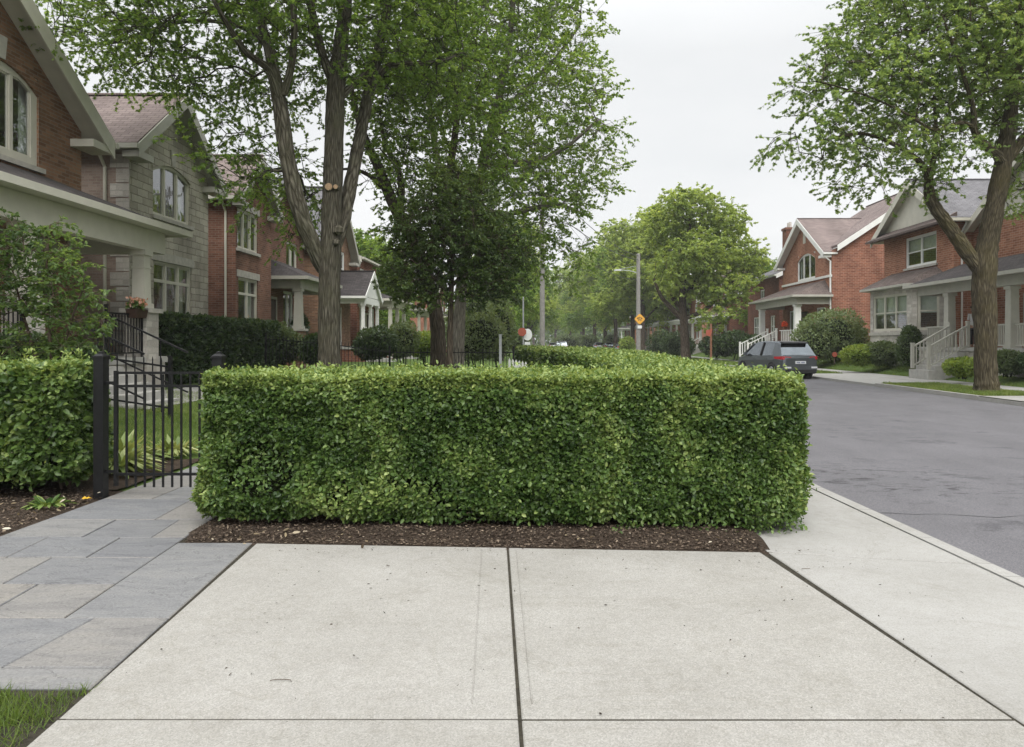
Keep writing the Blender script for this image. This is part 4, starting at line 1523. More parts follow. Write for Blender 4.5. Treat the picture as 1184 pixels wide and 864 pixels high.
def gable_roof(root, F, u0, u1, ze, ua, za, n0, n1, mat, trim='cream', ov=.38, th=.16, rake=.26, returns=True, gutters=(True, True), gn0=None, ovR=None):
    """ridge along n; n1 is the front (open gable end)"""
    sl, sr = (za - ze) / (ua - u0), (za - ze) / (u1 - ua)
    L, Rt = (u0 - ov, ze - ov * sl), (u1 + (ov if ovR is None else ovR), ze - (ov if ovR is None else ovR) * sr)
    up = .05
    mb = MB()
    mb.prismF(F, [(L[0], L[1] + up), (ua, za + up), (ua, za + up + th), (L[0] - .03, L[1] + up + th)], n0, n1)
    mb.prismF(F, [(ua, za + up), (Rt[0], Rt[1] + up), (Rt[0] + .03, Rt[1] + up + th), (ua, za + up + th)], n0, n1)
    rf = part(mb, 'roof', M[mat], root)
    mb = MB()
    mb.beam(F(ua, n0, za + up + th + .005), F(ua, n1 + .01, za + up + th + .005), .22, .05)
    part(mb, 'ridge_cap', M[mat], rf)
    mb = MB()
    mb.prismF(F, [(L[0], L[1] - .0), (ua, za - .0), (ua, za + up - .004), (L[0], L[1] + up - .004)], n0 + .02, n1 - .02)
    mb.prismF(F, [(ua, za - .0), (Rt[0], Rt[1] - .0), (Rt[0], Rt[1] + up - .004), (ua, za + up - .004)], n0 + .02, n1 - .02)
    part(mb, 'soffit', M[trim], rf)
    for nn in (n1, ):
        for (a, b) in ((L, (ua, za)), ((ua, za), Rt)):
            mb = MB()
            mb.prismF(F, [(a[0], a[1] + up + .03 - rake), (b[0], b[1] + up + .03 - rake), (b[0], b[1] + up + th - .02), (a[0], a[1] + up + th - .02)], nn + .003, nn + .045)
            part(mb, 'fascia', M[trim], rf)
    for g, (e, s) in zip(gutters, ((L, -1), (Rt, 1))):
        if not g:
            continue
        mb = MB()
        x0, x1 = (e[0] - .15, e[0] - .03) if s < 0 else (e[0] + .03, e[0] + .15)
        mb.boxF(F, x0, x1, n0 if gn0 is None else gn0, n1 + .06, e[1] + up - .02, e[1] + up + .11)
        part(mb, 'gutter', M[trim], rf)
        if returns:
            mb = MB()
            xi = u0 + .45 if s < 0 else u1 - .45
            a, b = sorted((e[0], xi))
            mb.boxF(F, a, b, .01, n1 + .02, e[1] - .16, e[1] + up - .03)
            part(mb, 'eave_return', M[trim], rf)
    return rf


def downpipe(root, F, u, n, z0, z1, mat='white', bend=.25):
    mb = MB()
    mb.tube([F(u, n + bend, z1), F(u, n + bend, z1 - .12), F(u, n + .05, z1 - .45), F(u, n + .05, z0)], .045, 8)
    part(mb, 'downpipe', M[mat], root)


def porch_roof(root, F, u0, u1, n1, ze, zt, mat, trim='cream', hipL=.9, hipR=.9, beam=.42, ov=.3, n0=0.0, beam_in=.0):
    mb = MB()
    A, B = (u0 - ov, n1 + ov), (u1 + ov, n1 + ov)
    p = [F(A[0], A[1], ze), F(B[0], B[1], ze), F(B[0], n0, ze), F(A[0], n0, ze), F(u0 + hipL, n0, zt), F(u1 - hipR, n0, zt)]
    mb.poly([p[0], p[1], p[5], p[4]])
    mb.poly([p[1], p[2], p[5]])
    mb.poly([p[3], p[0], p[4]])
    th = .09
    q = [a - np.array([0, 0, th]) for a in p[:4]]
    for a, b in ((0, 1), (1, 2), (3, 0)):
        mb.poly([q[a], q[b], p[b], p[a]])
    rf = part(mb, 'porch_roof', M[mat], root)
    mb = MB()
    mb.poly([a - np.array([0, 0, .005]) for a in q])
    part(mb, 'soffit', M[trim], rf)
    mb = MB()                 # gutter round three sides
    g = .13
    mb.boxF(F, A[0] - g, B[0] + g, A[1] + .005, A[1] + g, ze - .13, ze + .01)
    mb.boxF(F, A[0] - g, A[0] - .005, n0 + .02, A[1], ze - .13, ze + .01)
    mb.boxF(F, B[0] + .005, B[0] + g, n0 + .02, A[1], ze - .13, ze + .01)
    part(mb, 'gutter', M[trim], rf)
    mb = MB()
    i = beam_in
    zb = ze - th - .012
    mb.boxF(F, u0 + i, u1 - i, n1 - .24, n1, zb - beam, zb)
    mb.boxF(F, u0 + i, u0 + i + .22, n0 + .02, n1 - .245, zb - beam, zb)
    mb.boxF(F, u1 - i - .22, u1 - i, n0 + .02, n1 - .245, zb - beam, zb)
    part(mb, 'beam', M[trim], rf)
    return rf


def column(root, F, u, n, z0, z1, w=.26, mat='cream', taper=.82, pier=None, pier_mat='stone_pale', pw=.46):
    if pier:
        mb = MB()
        mb.boxF(F, u - pw / 2, u + pw / 2, n - pw / 2, n + pw / 2, z0, pier)
        pr = part(mb, 'pier', M[pier_mat], root)
        mb = MB()
        mb.boxF(F, u - pw / 2 - .07, u + pw / 2 + .07, n - pw / 2 - .07, n + pw / 2 + .07, pier, pier + .1)
        part(mb, 'pier_cap', M['sill'], pr)
        z0 = pier + .1
    mb = MB()
    a, b = w / 2, w / 2 * taper
    mb.boxF(F, u - a - .04, u + a + .04, n - a - .04, n + a + .04, z0, z0 + .12)
    mb.boxF(F, u - b - .05, u + b + .05, n - b - .05, n + b + .05, z1 - .12, z1)
    mb.boxF(F, u - b - .02, u + b + .02, n - b - .02, n + b + .02, z1 - .42, z1 - .38)
    c = [F(u - a, n - a, z0 + .12), F(u + a, n - a, z0 + .12), F(u + a, n + a, z0 + .12), F(u - a, n + a, z0 + .12),
         F(u - b, n - b, z1 - .12), F(u + b, n - b, z1 - .12), F(u + b, n + b, z1 - .12), F(u - b, n + b, z1 - .12)]
    mb.hexa(c)
    part(mb, 'column', M[mat], root)


def rail(root, F, p, q, h=.9, mat='white', gap=.13, wd=.04, low=.1, posts=True, name='railing', sag=0):
    """p, q are (u, n, z) foot points"""
    P, Q = F(*p), F(*q)
    L = np.linalg.norm(Q - P)
    mb = MB()
    Z = np.array([0, 0, 1.0])
    mb.beam(P + Z * h, Q + Z * h, .08 if wd > .03 else .04, .06 if wd > .03 else .035)
    mb.beam(P + Z * low, Q + Z * low, .06 if wd > .03 else .03, .05 if wd > .03 else .03)
    m = max(2, int(L / gap))
    for i in range(1, m):
        a = P + (Q - P) * i / m
        mb.beam(a + Z * (low + .02), a + Z * (h - .02), wd, wd)
    if posts:
        for a in (P, Q):
            mb.beam(a, a + Z * (h + .14), .12 if wd > .03 else .05, .12 if wd > .03 else .05)
            mb.beam(a + Z * (h + .14), a + Z * (h + .18), .15 if wd > .03 else .06, .15 if wd > .03 else .06)
    return part(mb, name, M[mat], root)


def steps(root, F, u0, u1, n0, z_top, z_bot, k, tread=.29, mat='step'):
    mb = MB()
    rise = (z_top - z_bot) / k
    for i in range(k):
        z = z_top - rise * (i + 1)
        mb.boxF(F, u0, u1, n0 + tread * i, n0 + tread * (i + 1) + .02, z_bot - .4, z + rise * 0)
    part(mb, 'steps', M[mat], root)


def door(root, F, u0, u1, z0, z1, n=0, mat='dark_wood', trim='cream', knob=True):
    mb = MB()
    mb.boxF(F, u0, u1, n + .005, n + .05, z0, z1)
    for (a, b) in ((.08, .45), (.52, .92)):
        mb.boxF(F, u0 + .12, u1 - .12, n + .05, n + .065, z0 + (z1 - z0) * a, z0 + (z1 - z0) * b)
    d = part(mb, 'door', M[mat], root)
    mb = MB()
    mb.boxF(F, u0 - .12, u0 - .003, n + .004, n + .09, z0, z1 + .12)
    mb.boxF(F, u1 + .003, u1 + .12, n + .004, n + .09, z0, z1 + .12)
    mb.boxF(F, u0 - .003, u1 + .003, n + .004, n + .09, z1 + .003, z1 + .12)
    part(mb, 'frame', M[trim], d)
    if knob:
        mb = MB()
        mb.tube([F(u0 + .1, n + .05, z0 + 1.0), F(u0 + .1, n + .12, z0 + 1.0)], [.02, .035], 8)
        part(mb, 'handle', M['galv'], d)


def floor_slab(root, F, u0, u1, n1, z, mat='step', skirt='brick_dark', zb=0.0):
    mb = MB()
    mb.boxF(F, u0, u1, .01, n1, z - .14, z)
    part(mb, 'porch_floor', M[mat], root)
    mb = MB()
    mb.boxF(F, u0 + .06, u1 - .06, .02, n1 - .06, zb - .3, z - .142)
    part(mb, 'porch_base', M[skirt], root)


LF = lambda X, Y0: frame((X, Y0, 0), (0, 1, 0), (1, 0, 0))
RF = lambda X, Y0: frame((X, Y0, 0), (0, 1, 0), (-1, 0, 0))

# ---------------- left 1: brown brick house with the cream porch
X0, Y0 = -11.2, 9.0
F = LF(X0, Y0)
h = thing('brick_house', 'nearest brown brick house with an arched upstairs window and deep cream porch', 'house', (X0, Y0, 0), 'houses on the left of the street')
o1 = (5.15, 7.55, 5.5, 7.5)
mb = MB()
ops = [o1, (1.2, 3.3, 5.4, 7.1), (1.3, 3.0, 2.1, 3.9), (6.5, 8.1, 2.2, 3.7)]
facade(mb, F, 0, 9.1, -.2, 6.75, ops, 4.55, 10.0)
shell(mb, F, 0, 9.1, -.2, 6.75, 11)
part(mb, 'wall', M['brick_brown'], h)
window(h, F, o1, cols=3, mat='cream', arch=(.42, 'brick_brown'), key=True, curtain=.3, fw=.19)
window(h, F, ops[1], cols=2, mat='cream', lintel='sill', curtain=.3)
window(h, F, ops[2], cols=2, mat='cream', lintel='sill', curtain=.3)
window(h, F, ops[3], cols=2, mat='cream', lintel='sill', curtain=.4)
gable_roof(h, F, 0, 9.1, 6.75, 4.55, 10.0, -11, .55, 'shingle_dark', ov=.42, rake=.34)
porch_roof(h, F, .0, 8.75, 2.25, 4.30, 5.35, 'shingle_dark', hipL=.3, hipR=.9, beam=.5, ov=.32)
floor_slab(h, F, 0, 8.7, 2.35, 1.25, skirt='stone_pale')
for u in (.4, 4.05):
    column(h, F, u, 2.1, 1.25, 3.70, .30, 'cream', .85, 2.26)
column(h, F, 7.95, 2.1, .3, 3.70, .30, 'cream', .85, 2.26, pw=.52)
door(h, F, 4.6, 5.6, 1.26, 3.4)
steps(h, F, 4.5, 6.2, 2.36, 1.25, .43, 5)
rail(h, F, (4.5, 2.30, 1.25), (4.5, 4.0, .45), .92, 'black_metal', 9, .018, posts=False)
rail(h, F, (6.2, 2.30, 1.25), (6.2, 4.0, .45), .92, 'black_metal', .6, .018, posts=False)
rail(h, F, (6.3, 2.25, 1.25), (7.7, 2.25, 1.25), .95, 'black_metal', .11, .018)
rail(h, F, (.7, 2.25, 1.25), (3.8, 2.25, 1.25), .95, 'black_metal', .11, .018)
H1 = h

# ---------------- left 2: grey stone house
X0, Y0 = -11.0, 19.85
F = LF(X0, Y0)
h = thing('stone_house', 'grey stone house with a steep front gable and mauve shingles', 'house', (X0, Y0, 0), 'houses on the left of the street')
mb = MB()
oU, oL = (1.25, 3.5, 5.25, 6.85), (1.3, 3.6, 2.1, 3.95)
facade(mb, F, 0, 4.8, -.2, 6.95, [oU, oL], 2.4, 8.85)
part(mb, 'wall', M['stone'], h)
mb = MB()
shell(mb, F, .003, 4.797, -.2, 6.95, 11)
part(mb, 'side_wall', M['brick_mauve'], h)
mb = MB()
for i in range(17):
    z = .3 + i * .4
    w = .5 if i % 2 else .34
    mb.boxF(F, -.02, .012, -w, .02, z, z + .37)
part(mb, 'quoins', M['stone_pale'], h)
window(h, F, oU, cols=3, arch=(.28, 'stone'), key=True, curtain=.35)
window(h, F, oL, cols=3, transom=3.38, lintel='sill', curtain=.45)
gable_roof(h, F, 0, 4.8, 6.95, 2.4, 8.85, -11, .42, 'shingle_mauve', 'trim_grey', ov=.34, rake=.25)
Fs = frame((X0, Y0, 0), (-1, 0, 0), (0, -1, 0))
downpipe(h, Fs, .62, 0, .2, 6.75, 'cream', .34)
mb = MB()
mb.lathe(X0 - 4.4, Y0 + 1.9, [(.20, 8.3), (.24, 8.72), (.26, 8.74), (.10, 8.86)], 12)
part(mb, 'roof_vent', M['shingle_dark'], h)

# ---------------- left 3: narrow red brick house
X0, Y0 = -11.0, 26.9
F = LF(X0, Y0)
h = thing('brick_house', 'narrow red brick house with stacked cream windows just past the grey stone house', 'house', (X0, Y0, 0), 'houses on the left of the street')
mb = MB()
oU, oL = (.15, 2.15, 5.05, 6.55), (.25, 2.15, 1.9, 4.0)
facade(mb, F, 0, 3.6, -.2, 7.0, [oU, oL], 1.8, 8.65)
shell(mb, F, 0, 3.6, -.2, 7.0, 11)
part(mb, 'wall', M['brick_rust'], h)
window(h, F, oU, cols=3, lintel='sill', curtain=.5)
window(h, F, oL, cols=2, transom=3.4, lintel='sill', curtain=.5)
gable_roof(h, F, 0, 3.6, 7.0, 1.8, 8.65, -11, .35, 'shingle_mauve', 'trim_grey', ov=.32)
Fs = frame((X0, Y0, 0), (-1, 0, 0), (0, -1, 0))
downpipe(h, Fs, .35, 0, .2, 6.8, 'cream', .34)

# ---------------- left 4: brick house with hip-roofed porch
X0, Y0 = -11.9, 31.0
F = LF(X0, Y0)
h = thing('brick_house', 'red brick house with a small dark hipped porch left of the forked trunk', 'house', (X0, Y0, 0), 'houses on the left of the street')
mb = MB()
oU, oD = (4.0, 5.6, 5.0, 6.4), (3.6, 5.0, 2.0, 4.0)
facade(mb, F, 0, 6.6, -.2, 6.75, [oU, oD], 3.3, 9.0)
shell(mb, F, 0, 6.6, -.2, 6.75, 11)
part(mb, 'wall', M['brick_rust'], h)
window(h, F, oU, cols=2, lintel=None, curtain=.5)
window(h, F, oD, cols=2, lintel=None, curtain=.5, mat='white')
gable_roof(h, F, 0, 6.6, 6.75, 3.3, 9.0, -11, .4, 'shingle_grey', 'trim_grey')
porch_roof(h, F, .2, 4.9, 1.9, 4.35, 5.3, 'shingle_dark', 'trim_grey', 1.2, 1.2, .38)
floor_slab(h, F, .2, 4.9, 1.9, 1.2)
for u in (.4, 4.7):
    column(h, F, u, 1.75, .3, 3.87, .34, 'trim_grey', .8, 2.05, 'brick_brown', .5)
door(h, F, 1.3, 2.4, 1.21, 3.5, trim='trim_grey')

# ---------------- left 5: dark-gabled house behind the trunk
X0, Y0 = -11.7, 39.5
F = LF(X0, Y0)
h = thing('brick_house', 'brick house with small white pedimented porch right of the forked trunk', 'house', (X0, Y0, 0), 'houses on the left of the street')
mb = MB()
ops = [(.6, 2.2, 4.9, 7.1), (4.2, 5.4, 5.0, 7.0), (.5, 1.9, 1.9, 4.2)]
facade(mb, F, 0, 6.8, -.2, 7.0, ops, 3.4, 10.4)
shell(mb, F, 0, 6.8, -.2, 7.0, 11)
part(mb, 'wall', M['brick_brown'], h)
for o in ops:
    window(h, F, o, cols=1, hung=True, mat='white', curtain=.4, fw=.1)
gable_roof(h, F, 0, 6.8, 7.0, 3.4, 10.4, -11, .45, 'shingle_grey', 'trim_grey', ov=.5)
Fp = frame((X0 + .02, Y0, 0), (0, 1, 0), (1, 0, 0))
gable_roof(h, Fp, 2.4, 6.4, 4.2, 4.4, 5.6, 0, 2.0, 'shingle_dark', 'white', ov=.25, rake=.2, returns=False)
mb = MB()
mb.prismF(Fp, [(2.4, 4.18), (6.4, 4.18), (4.4, 5.5)], 1.8, 1.9)
part(mb, 'pediment', M['white'], h)
mb = MB()
mb.boxF(Fp, 2.4, 6.4, 1.65, 1.9, 3.78, 4.15)
mb.boxF(Fp, 2.4, 2.6, .02, 1.64, 3.78, 4.15)
part(mb, 'beam', M['white'], h)
floor_slab(h, F, 2.4, 6.4, 1.95, 1.3)
for u in (2.55, 4.4, 6.25):
    column(h, Fp, u, 1.78, 1.3, 3.78, .2, 'white')
door(h, F, 3.2, 4.2, 1.31, 3.5, trim='white')
steps(h, F, 2.6, 4.0, 1.96, 1.3, .45, 5)
rail(h, F, (2.6, 1.96, 1.3), (2.6, 3.7, .45), .95, 'white', .14, .03)
rail(h, F, (4.0, 1.96, 1.3), (4.0, 3.7, .45), .95, 'white', .14, .03)


def plain_house(side, X0, Y0, W_, label, wall, roof, ze=6.8, za=9.6, porch=True, pm='shingle_dark', trim='cream', ground=0.3, group=None, upper=2, chimney=False, name='brick_house', swap=False, dep=11, seed=0):
    F = (LF if side < 0 else RF)(X0, Y0)
    h = thing(name, label, 'house', (X0, Y0, 0), group)
    ops = []
    for i in range(upper):
        c = W_ * (i + .5) / upper
        ops.append((c - .65, c + .65, 4.9, 6.4))
    low = [(W_ * .62, W_ * .62 + 1.6, 2.0, 3.9), (W_ * .12, W_ * .12 + 1.3, 2.0, 3.9)]
    mb = MB()
    if swap:
        facade(mb, F, 0, W_, -.2, ze, ops + low)
        for u in (0, W_):
            mb.poly([F(u, 0, -.2), F(u, -dep, -.2), F(u, -dep, ze), F(u, -dep / 2, za), F(u, 0, ze)])
        mb.poly([F(0, -dep, -.2), F(W_, -dep, -.2), F(W_, -dep, ze), F(0, -dep, ze)])
    else:
        facade(mb, F, 0, W_, -.2, ze, ops + low, W_ / 2, za)
        shell(mb, F, 0, W_, -.2, ze, dep)
    part(mb, 'wall', M[wall], h)
    for o in ops:
        window(h, F, o, cols=2, hung=True, mat='white', curtain=.4, simple=True)
    for o in low:
        window(h, F, o, cols=2, hung=True, mat='white', curtain=.3, simple=True)
    if swap:
        s = 1 if side < 0 else -1
        F2 = frame((X0, Y0, 0), (s, 0, 0), (0, -1, 0))
        gable_roof(h, F2, -dep, 0, ze, -dep / 2, za, -W_ - .3, .3, roof, trim, returns=False)
    else:
        gable_roof(h, F, 0, W_, ze, W_ / 2, za, -dep, .4, roof, trim)
    if chimney:
        mb = MB()
        mb.boxF(F, .9, 1.9, -1.8, -.9, ze - .2, za + 1.5)
        mb.boxF(F, .82, 1.98, -1.88, -.82, za + 1.5, za + 1.7)
        ch = part(mb, 'chimney', M['brick_dark'], h)
        for k in range(2):
            mb = MB()
            p = F(1.2 + .42 * k, -1.35, 0)
            mb.lathe(p[0], p[1], [(.15, za + 1.7), (.12, za + 2.2)], 9)
            part(mb, 'chimney_pot', M['chimney_pot'], ch)
    if porch:
        porch_roof(h, F, .2, W_ - .2, 2.2, 4.35, 5.2, pm, trim, .9, .9, .38)
        floor_slab(h, F, .2, W_ - .2, 2.2, 1.2)
        for u in (.4, W_ / 2, W_ - .4):
            column(h, F, u, 2.05, 1.2, 3.87, .26, trim)
        door(h, F, W_ * .4, W_ * .4 + 1, 1.21, 3.4, knob=False)
        steps(h, F, W_ * .4 - .3, W_ * .4 + 1.3, 2.2, 1.2, ground, 5)
        rail(h, F, (W_ * .4 - .3, 2.25, 1.2), (W_ * .4 - .3, 3.8, ground), .9, 'white', .16, .04, posts=False)
    return h


plain_house(-1, -11.5, 47.2, 5.6, 'red brick house with a pale grey roof and flat canopy, left of the dark tree', 'brick_red', 'shingle_grey', 7.0, 9.3, group='houses on the left of the street', swap=True)
plain_house(-1, -12, 62.0, 8, 'brown brick house mostly hidden by the dark tree and shrubs', 'brick_brown', 'shingle_brown', group='houses on the left of the street')
plain_house(-1, -11, 80.0, 9, 'brick house hidden far down the street behind trees and fence', 'brick_red', 'shingle_grey', group='houses on the left of the street')

# ---------------- right 1: stone bay and porch
X0, Y0 = 19.6, 26.0
F = RF(X0, Y0)
h = thing('brick_house', 'orange brick house with pale stone bay and columned porch behind the kerbside tree', 'house', (X0, Y0, 0), 'houses on the right of the street')
U0, U1 = 8.5, 15.4            # the gabled wing
oU = (10.0, 13.0, 5.45, 7.05)
oR = (2.2, 4.0, 5.3, 7.1)
mb = MB()
facade(mb, F, U0, U1, -.2, 7.5, [oU])
for u in (U0, U1):
    mb.poly([F(u, 0, -.2), F(u, -11, -.2), F(u, -11, 7.5), F(u, 0, 7.5)])
mb.poly([F(U0, -11, -.2), F(U1, -11, -.2), F(U1, -11, 7.5), F(U0, -11, 7.5)])
FR = RF(X0 + .9, Y0)
facade(mb, FR, -2, U0, -.2, 7.0, [oR, (1.2, 2.8, 2.0, 3.8), (-1.2, .4, 2.0, 3.8)], 3.2, 10.2)
mb.poly([FR(-2, 0, -.2), FR(-2, -10, -.2), FR(-2, -10, 7.0), FR(-2, 0, 7.0)])
part(mb, 'wall', M['brick_orange'], h)
window(h, F, oU, cols=2, hung=True, mat='white', curtain=.45, fw=.11)
window(h, FR, oR, cols=2, hung=True, mat='white', curtain=.45, fw=.11)
window(h, FR, (1.2, 2.8, 2.0, 3.8), cols=2, mat='trim_grey', curtain=.3)
window(h, FR, (-1.2, .4, 2.0, 3.8), cols=2, mat='trim_grey', curtain=.3)
ua, za = (U0 + U1) / 2, 9.75
gable_roof(h, F, U0, U1, 7.5, ua, za, -11, .5, 'shingle_grey', 'cream', ov=.55, returns=False, rake=.3)
mb = MB()
mb.prismF(F, [(U0 - .15, 7.42), (U1 + .15, 7.42), (ua, za - .05)], .05, .12)
part(mb, 'gable_panel', M['cream'], h)
mb = MB()                     # pent roof under the gable
mb.prismF(frame((X0, Y0, 0), (-1, 0, 0), (0, 1, 0)), [(.125, 7.25), (.85, 7.12), (.85, 7.22), (.125, 7.62)], U0 - .5, U1 + .5)
part(mb, 'pent_roof', M['shingle_brown'], h)
gable_roof(h, FR, -2, U0 - .45, 7.0, 3.2, 10.2, -10, .45, 'shingle_grey', 'cream', ov=.4, returns=False, gutters=(True, False))
mb = MB()
mb.prismF(FR, [(-1.8, 7.05), (8.2, 7.05), (3.2, 10.0)], .03, .08)
part(mb, 'gable_panel', M['cream'], h)
Fside = frame((X0, Y0 + U0, 0), (1, 0, 0), (0, -1, 0))
downpipe(h, Fside, .35, 0, .4, 7.2, 'white', .4)
# stone bay
zb, zt = .2, 4.38
b0 = [(8.95, 0.0), (10.15, 1.15), (14.6, 1.15), (15.35, 0.0)]
def bayF(i):
    p, q = F(*b0[i], 0), F(*b0[i + 1], 0)
    U = unit(q - p)
    N = np.array([-U[1], U[0], 0])
    if np.dot(N, np.array([-1, 0, 0])) < 0:
        N = -N
    return frame(p, U, N), np.linalg.norm(q - p)


mb = MB()
wins = []
for i in range(3):
    FB, Lb = bayF(i)
    if i == 1:
        op = [(.45, Lb - .35, 2.15, 4.05)]
    else:
        op = [(Lb * .24, Lb * .84, 2.15, 4.05)] if i == 0 else []
    facade(mb, FB, 0, Lb, zb - .4, zt, op, depth=.14)
    wins += [(FB, o, 3 if i == 1 else 1) for o in op]
part(mb, 'bay', M['stone_pale'], h)
for FB, o, c in wins:
    window(h, FB, o, cols=c, hung=True, mat='cream', curtain=.55, sill=None, fw=.10)
for i in range(3):
    FB, Lb = bayF(i)
    mb = MB()
    mb.boxF(FB, -.03, Lb + .03, -.05, .07, 1.92, 2.08)
    part(mb, 'sill_band', M['sill'], h)
mb = MB()
e = [(8.55, 0), (9.9, 1.62), (14.9, 1.62), (15.85, 0)]
top = [(10.0, 0), (14.5, 0)]
E3 = [F(u, n, zt + .06) for u, n in e]
E2 = [F(u, n, zt - .05) for u, n in e]
T3 = [F(u, n + .01, 5.3) for u, n in top]
mb.poly([E3[1], E3[2], T3[1], T3[0]])
mb.poly([E3[0], E3[1], T3[0]])
mb.poly([E3[2], E3[3], T3[1]])
br = part(mb, 'bay_roof', M['shingle_brown'], h)
mb = MB()
for a, b in ((0, 1), (1, 2), (2, 3)):
    mb.poly([E2[a], E2[b], E3[b], E3[a]])
mb.poly(E2)
part(mb, 'eave', M['trim_grey'], br)
# porch
Fp = RF(X0, Y0)
porch_roof(h, Fp, -2, 8.4, 1.75, 4.22, 5.15, 'shingle_dark', 'trim_grey', .4, .5, .40, .35)
floor_slab(h, Fp, -2, 8.3, 1.85, 1.35, skirt='stone_pale')
for u in (6.0, 1.8, -1.7):
    column(h, Fp, u, 1.6, 1.35, 3.70, .36, 'trim_grey', .86)
rail(h, Fp, (-1.5, 1.6, 1.35), (1.6, 1.6, 1.35), .9, 'trim_grey', .14, .05, posts=False)
rail(h, Fp, (2.0, 1.6, 1.35), (4.25, 1.6, 1.35), .9, 'trim_grey', .14, .05, posts=False)
rail(h, Fp, (6.2, 1.6, 1.35), (7.9, 1.6, 1.35), .9, 'trim_grey', .14, .05, posts=False)
steps(h, Fp, 4.4, 6.0, 1.86, 1.35, .40, 5, .30)
rail(h, Fp, (5.75, 1.72, 1.35), (5.75, 3.35, .45), .92, 'trim_grey', .17, .045)
rail(h, Fp, (4.45, 1.72, 1.35), (4.45, 3.35, .45), .92, 'trim_grey', .17, .045)
door(h, FR, 3.7, 4.7, 1.36, 3.5, trim='trim_grey')
H_R1 = h

# ---------------- right 2: big brick gable, cross wing with arched window
X0, Y0 = 20.0, 49.7
F = RF(X0, Y0)
h = thing('brick_house', 'red brick house with a tall blank side gable and mauve cross-gable', 'house', (X0, Y0, 0), 'houses on the right of the street')
Wd = 9.9
oU = (3.0, 6.6, 6.15, 8.1)
ops = [oU, (1.2, 2.8, 2.2, 4.0), (6.0, 8.4, 2.2, 4.0)]
mb = MB()
ze = 7.75
facade(mb, F, 0, Wd, -.2, ze, [ops[1], ops[2], (oU[0], oU[1], oU[2], ze)], rev=ops)
facade(mb, F, .5, Wd - .1, ze, ze, [(oU[0], oU[1], ze, oU[3])], 5.1, 10.55, rev=[])
part(mb, 'wall', M['brick_orange'], h)
mb = MB()
for u in (0.0, Wd):
    mb.poly([F(u, 0, -.2), F(u, -14, -.2), F(u, -14, ze), F(u, -7, 12.4), F(u, 0, ze)])
mb.poly([F(0, -14, -.2), F(Wd, -14, -.2), F(Wd, -14, ze), F(0, -14, ze)])
part(mb, 'side_wall', M['brick_red'], h)
window(h, F, oU, cols=3, mat='white', arch=(.5, 'brick_orange'), sill=None, curtain=.25, fw=.13)
mb = MB()
mb.boxF(F, .0, Wd, -.02, .10, 5.98, 6.14)
part(mb, 'string_course', M['white'], h)
mb = MB()
mb.boxF(F, 4.85, 5.35, -.02, .03, 8.9, 9.8)
part(mb, 'vent', M['cream'], h)
window(h, F, ops[1], cols=2, mat='white', curtain=.4)
window(h, F, ops[2], cols=2, mat='white', curtain=.4)
F2 = frame((X0, Y0, 0), (-1, 0, 0), (0, -1, 0))
gable_roof(h, F2, -14, 0, ze, -7, 12.4, -Wd - .4, .35, 'shingle_mauve', 'white', ov=.45, rake=.3, returns=False, gutters=(True, False), ovR=-.22)
gable_roof(h, F, .5, Wd - .1, ze, 5.1, 10.55, -6.0, .55, 'shingle_mauve', 'white', ov=.45, rake=.3, gn0=-.35)
mb = MB()
mb.tube([F(.12, .45, 7.5), F(.12, .45, 7.35), F(.12, .06, 7.05), F(.12, .06, .5)], .06, 8)
part(mb, 'downpipe', M['white'], h)
porch_roof(h, F, .2, Wd - .3, 2.3, 4.75, 5.85, 'shingle_brown', 'trim_grey', 1.0, 1.0, .5, .35)
floor_slab(h, F, .2, Wd - .3, 2.4, 1.45)
for u in (.7, 8.6):
    column(h, F, u, 2.1, 1.45, 4.13, .42, 'white', .9)
rail(h, F, (.9, 2.1, 1.45), (4.3, 2.1, 1.45), .95, 'white', .34, .06, posts=False)
steps(h, F, 4.5, 6.6, 2.4, 1.45, .45, 5, .34)
rail(h, F, (4.5, 2.3, 1.45), (4.5, 4.4, .45), .95, 'white', .26, .06)
rail(h, F, (6.6, 2.3, 1.45), (6.6, 4.4, .45), .95, 'white', .2, .06)
door(h, F, 4.4, 5.6, 1.46, 3.7, trim='dark_wood')
H_R2 = h

plain_house(1, 21.0, 63.5, 9.5, 'dark red brick house with a chimney and white ground-floor windows', 'brick_dark', 'shingle_grey', 7.4, 9.9, False, group='houses on the right of the street', chimney=True, upper=1, trim='white', swap=True)
plain_house(1, 20.5, 78, 9, 'brick house behind the bright green tree with a long white porch', 'brick_dark', 'shingle_brown', 6.8, 9.4, True, 'shingle_brown', 'white', .45, 'houses on the right of the street')
plain_house(1, 20.5, 92, 9, 'orange brick house seen under the bright tree, beside its trunk', 'brick_orange', 'shingle_brown', 6.8, 9.4, True, 'shingle_grey', 'white', .45, 'houses on the right of the street')
plain_house(1, 20.0, 108, 10, 'red brick house with a pale porch behind the yellow road sign', 'brick_red', 'shingle_grey', 6.8, 9.4, True, 'shingle_grey', 'white', .45, 'houses on the right of the street')
plain_house(1, 19.5, 126, 10, 'far brick house above the white parked car, between two street trunks', 'brick_orange', 'shingle_mauve', 6.8, 9.4, True, 'shingle_dark', 'white', .45, 'houses on the right of the street')
plain_house(1, 19.5, 150, 12, 'furthest brick house down the street behind the tree trunks', 'brick_red', 'shingle_grey', 6.8, 9.4, True, 'shingle_dark', 'white', .45, 'houses on the right of the street')


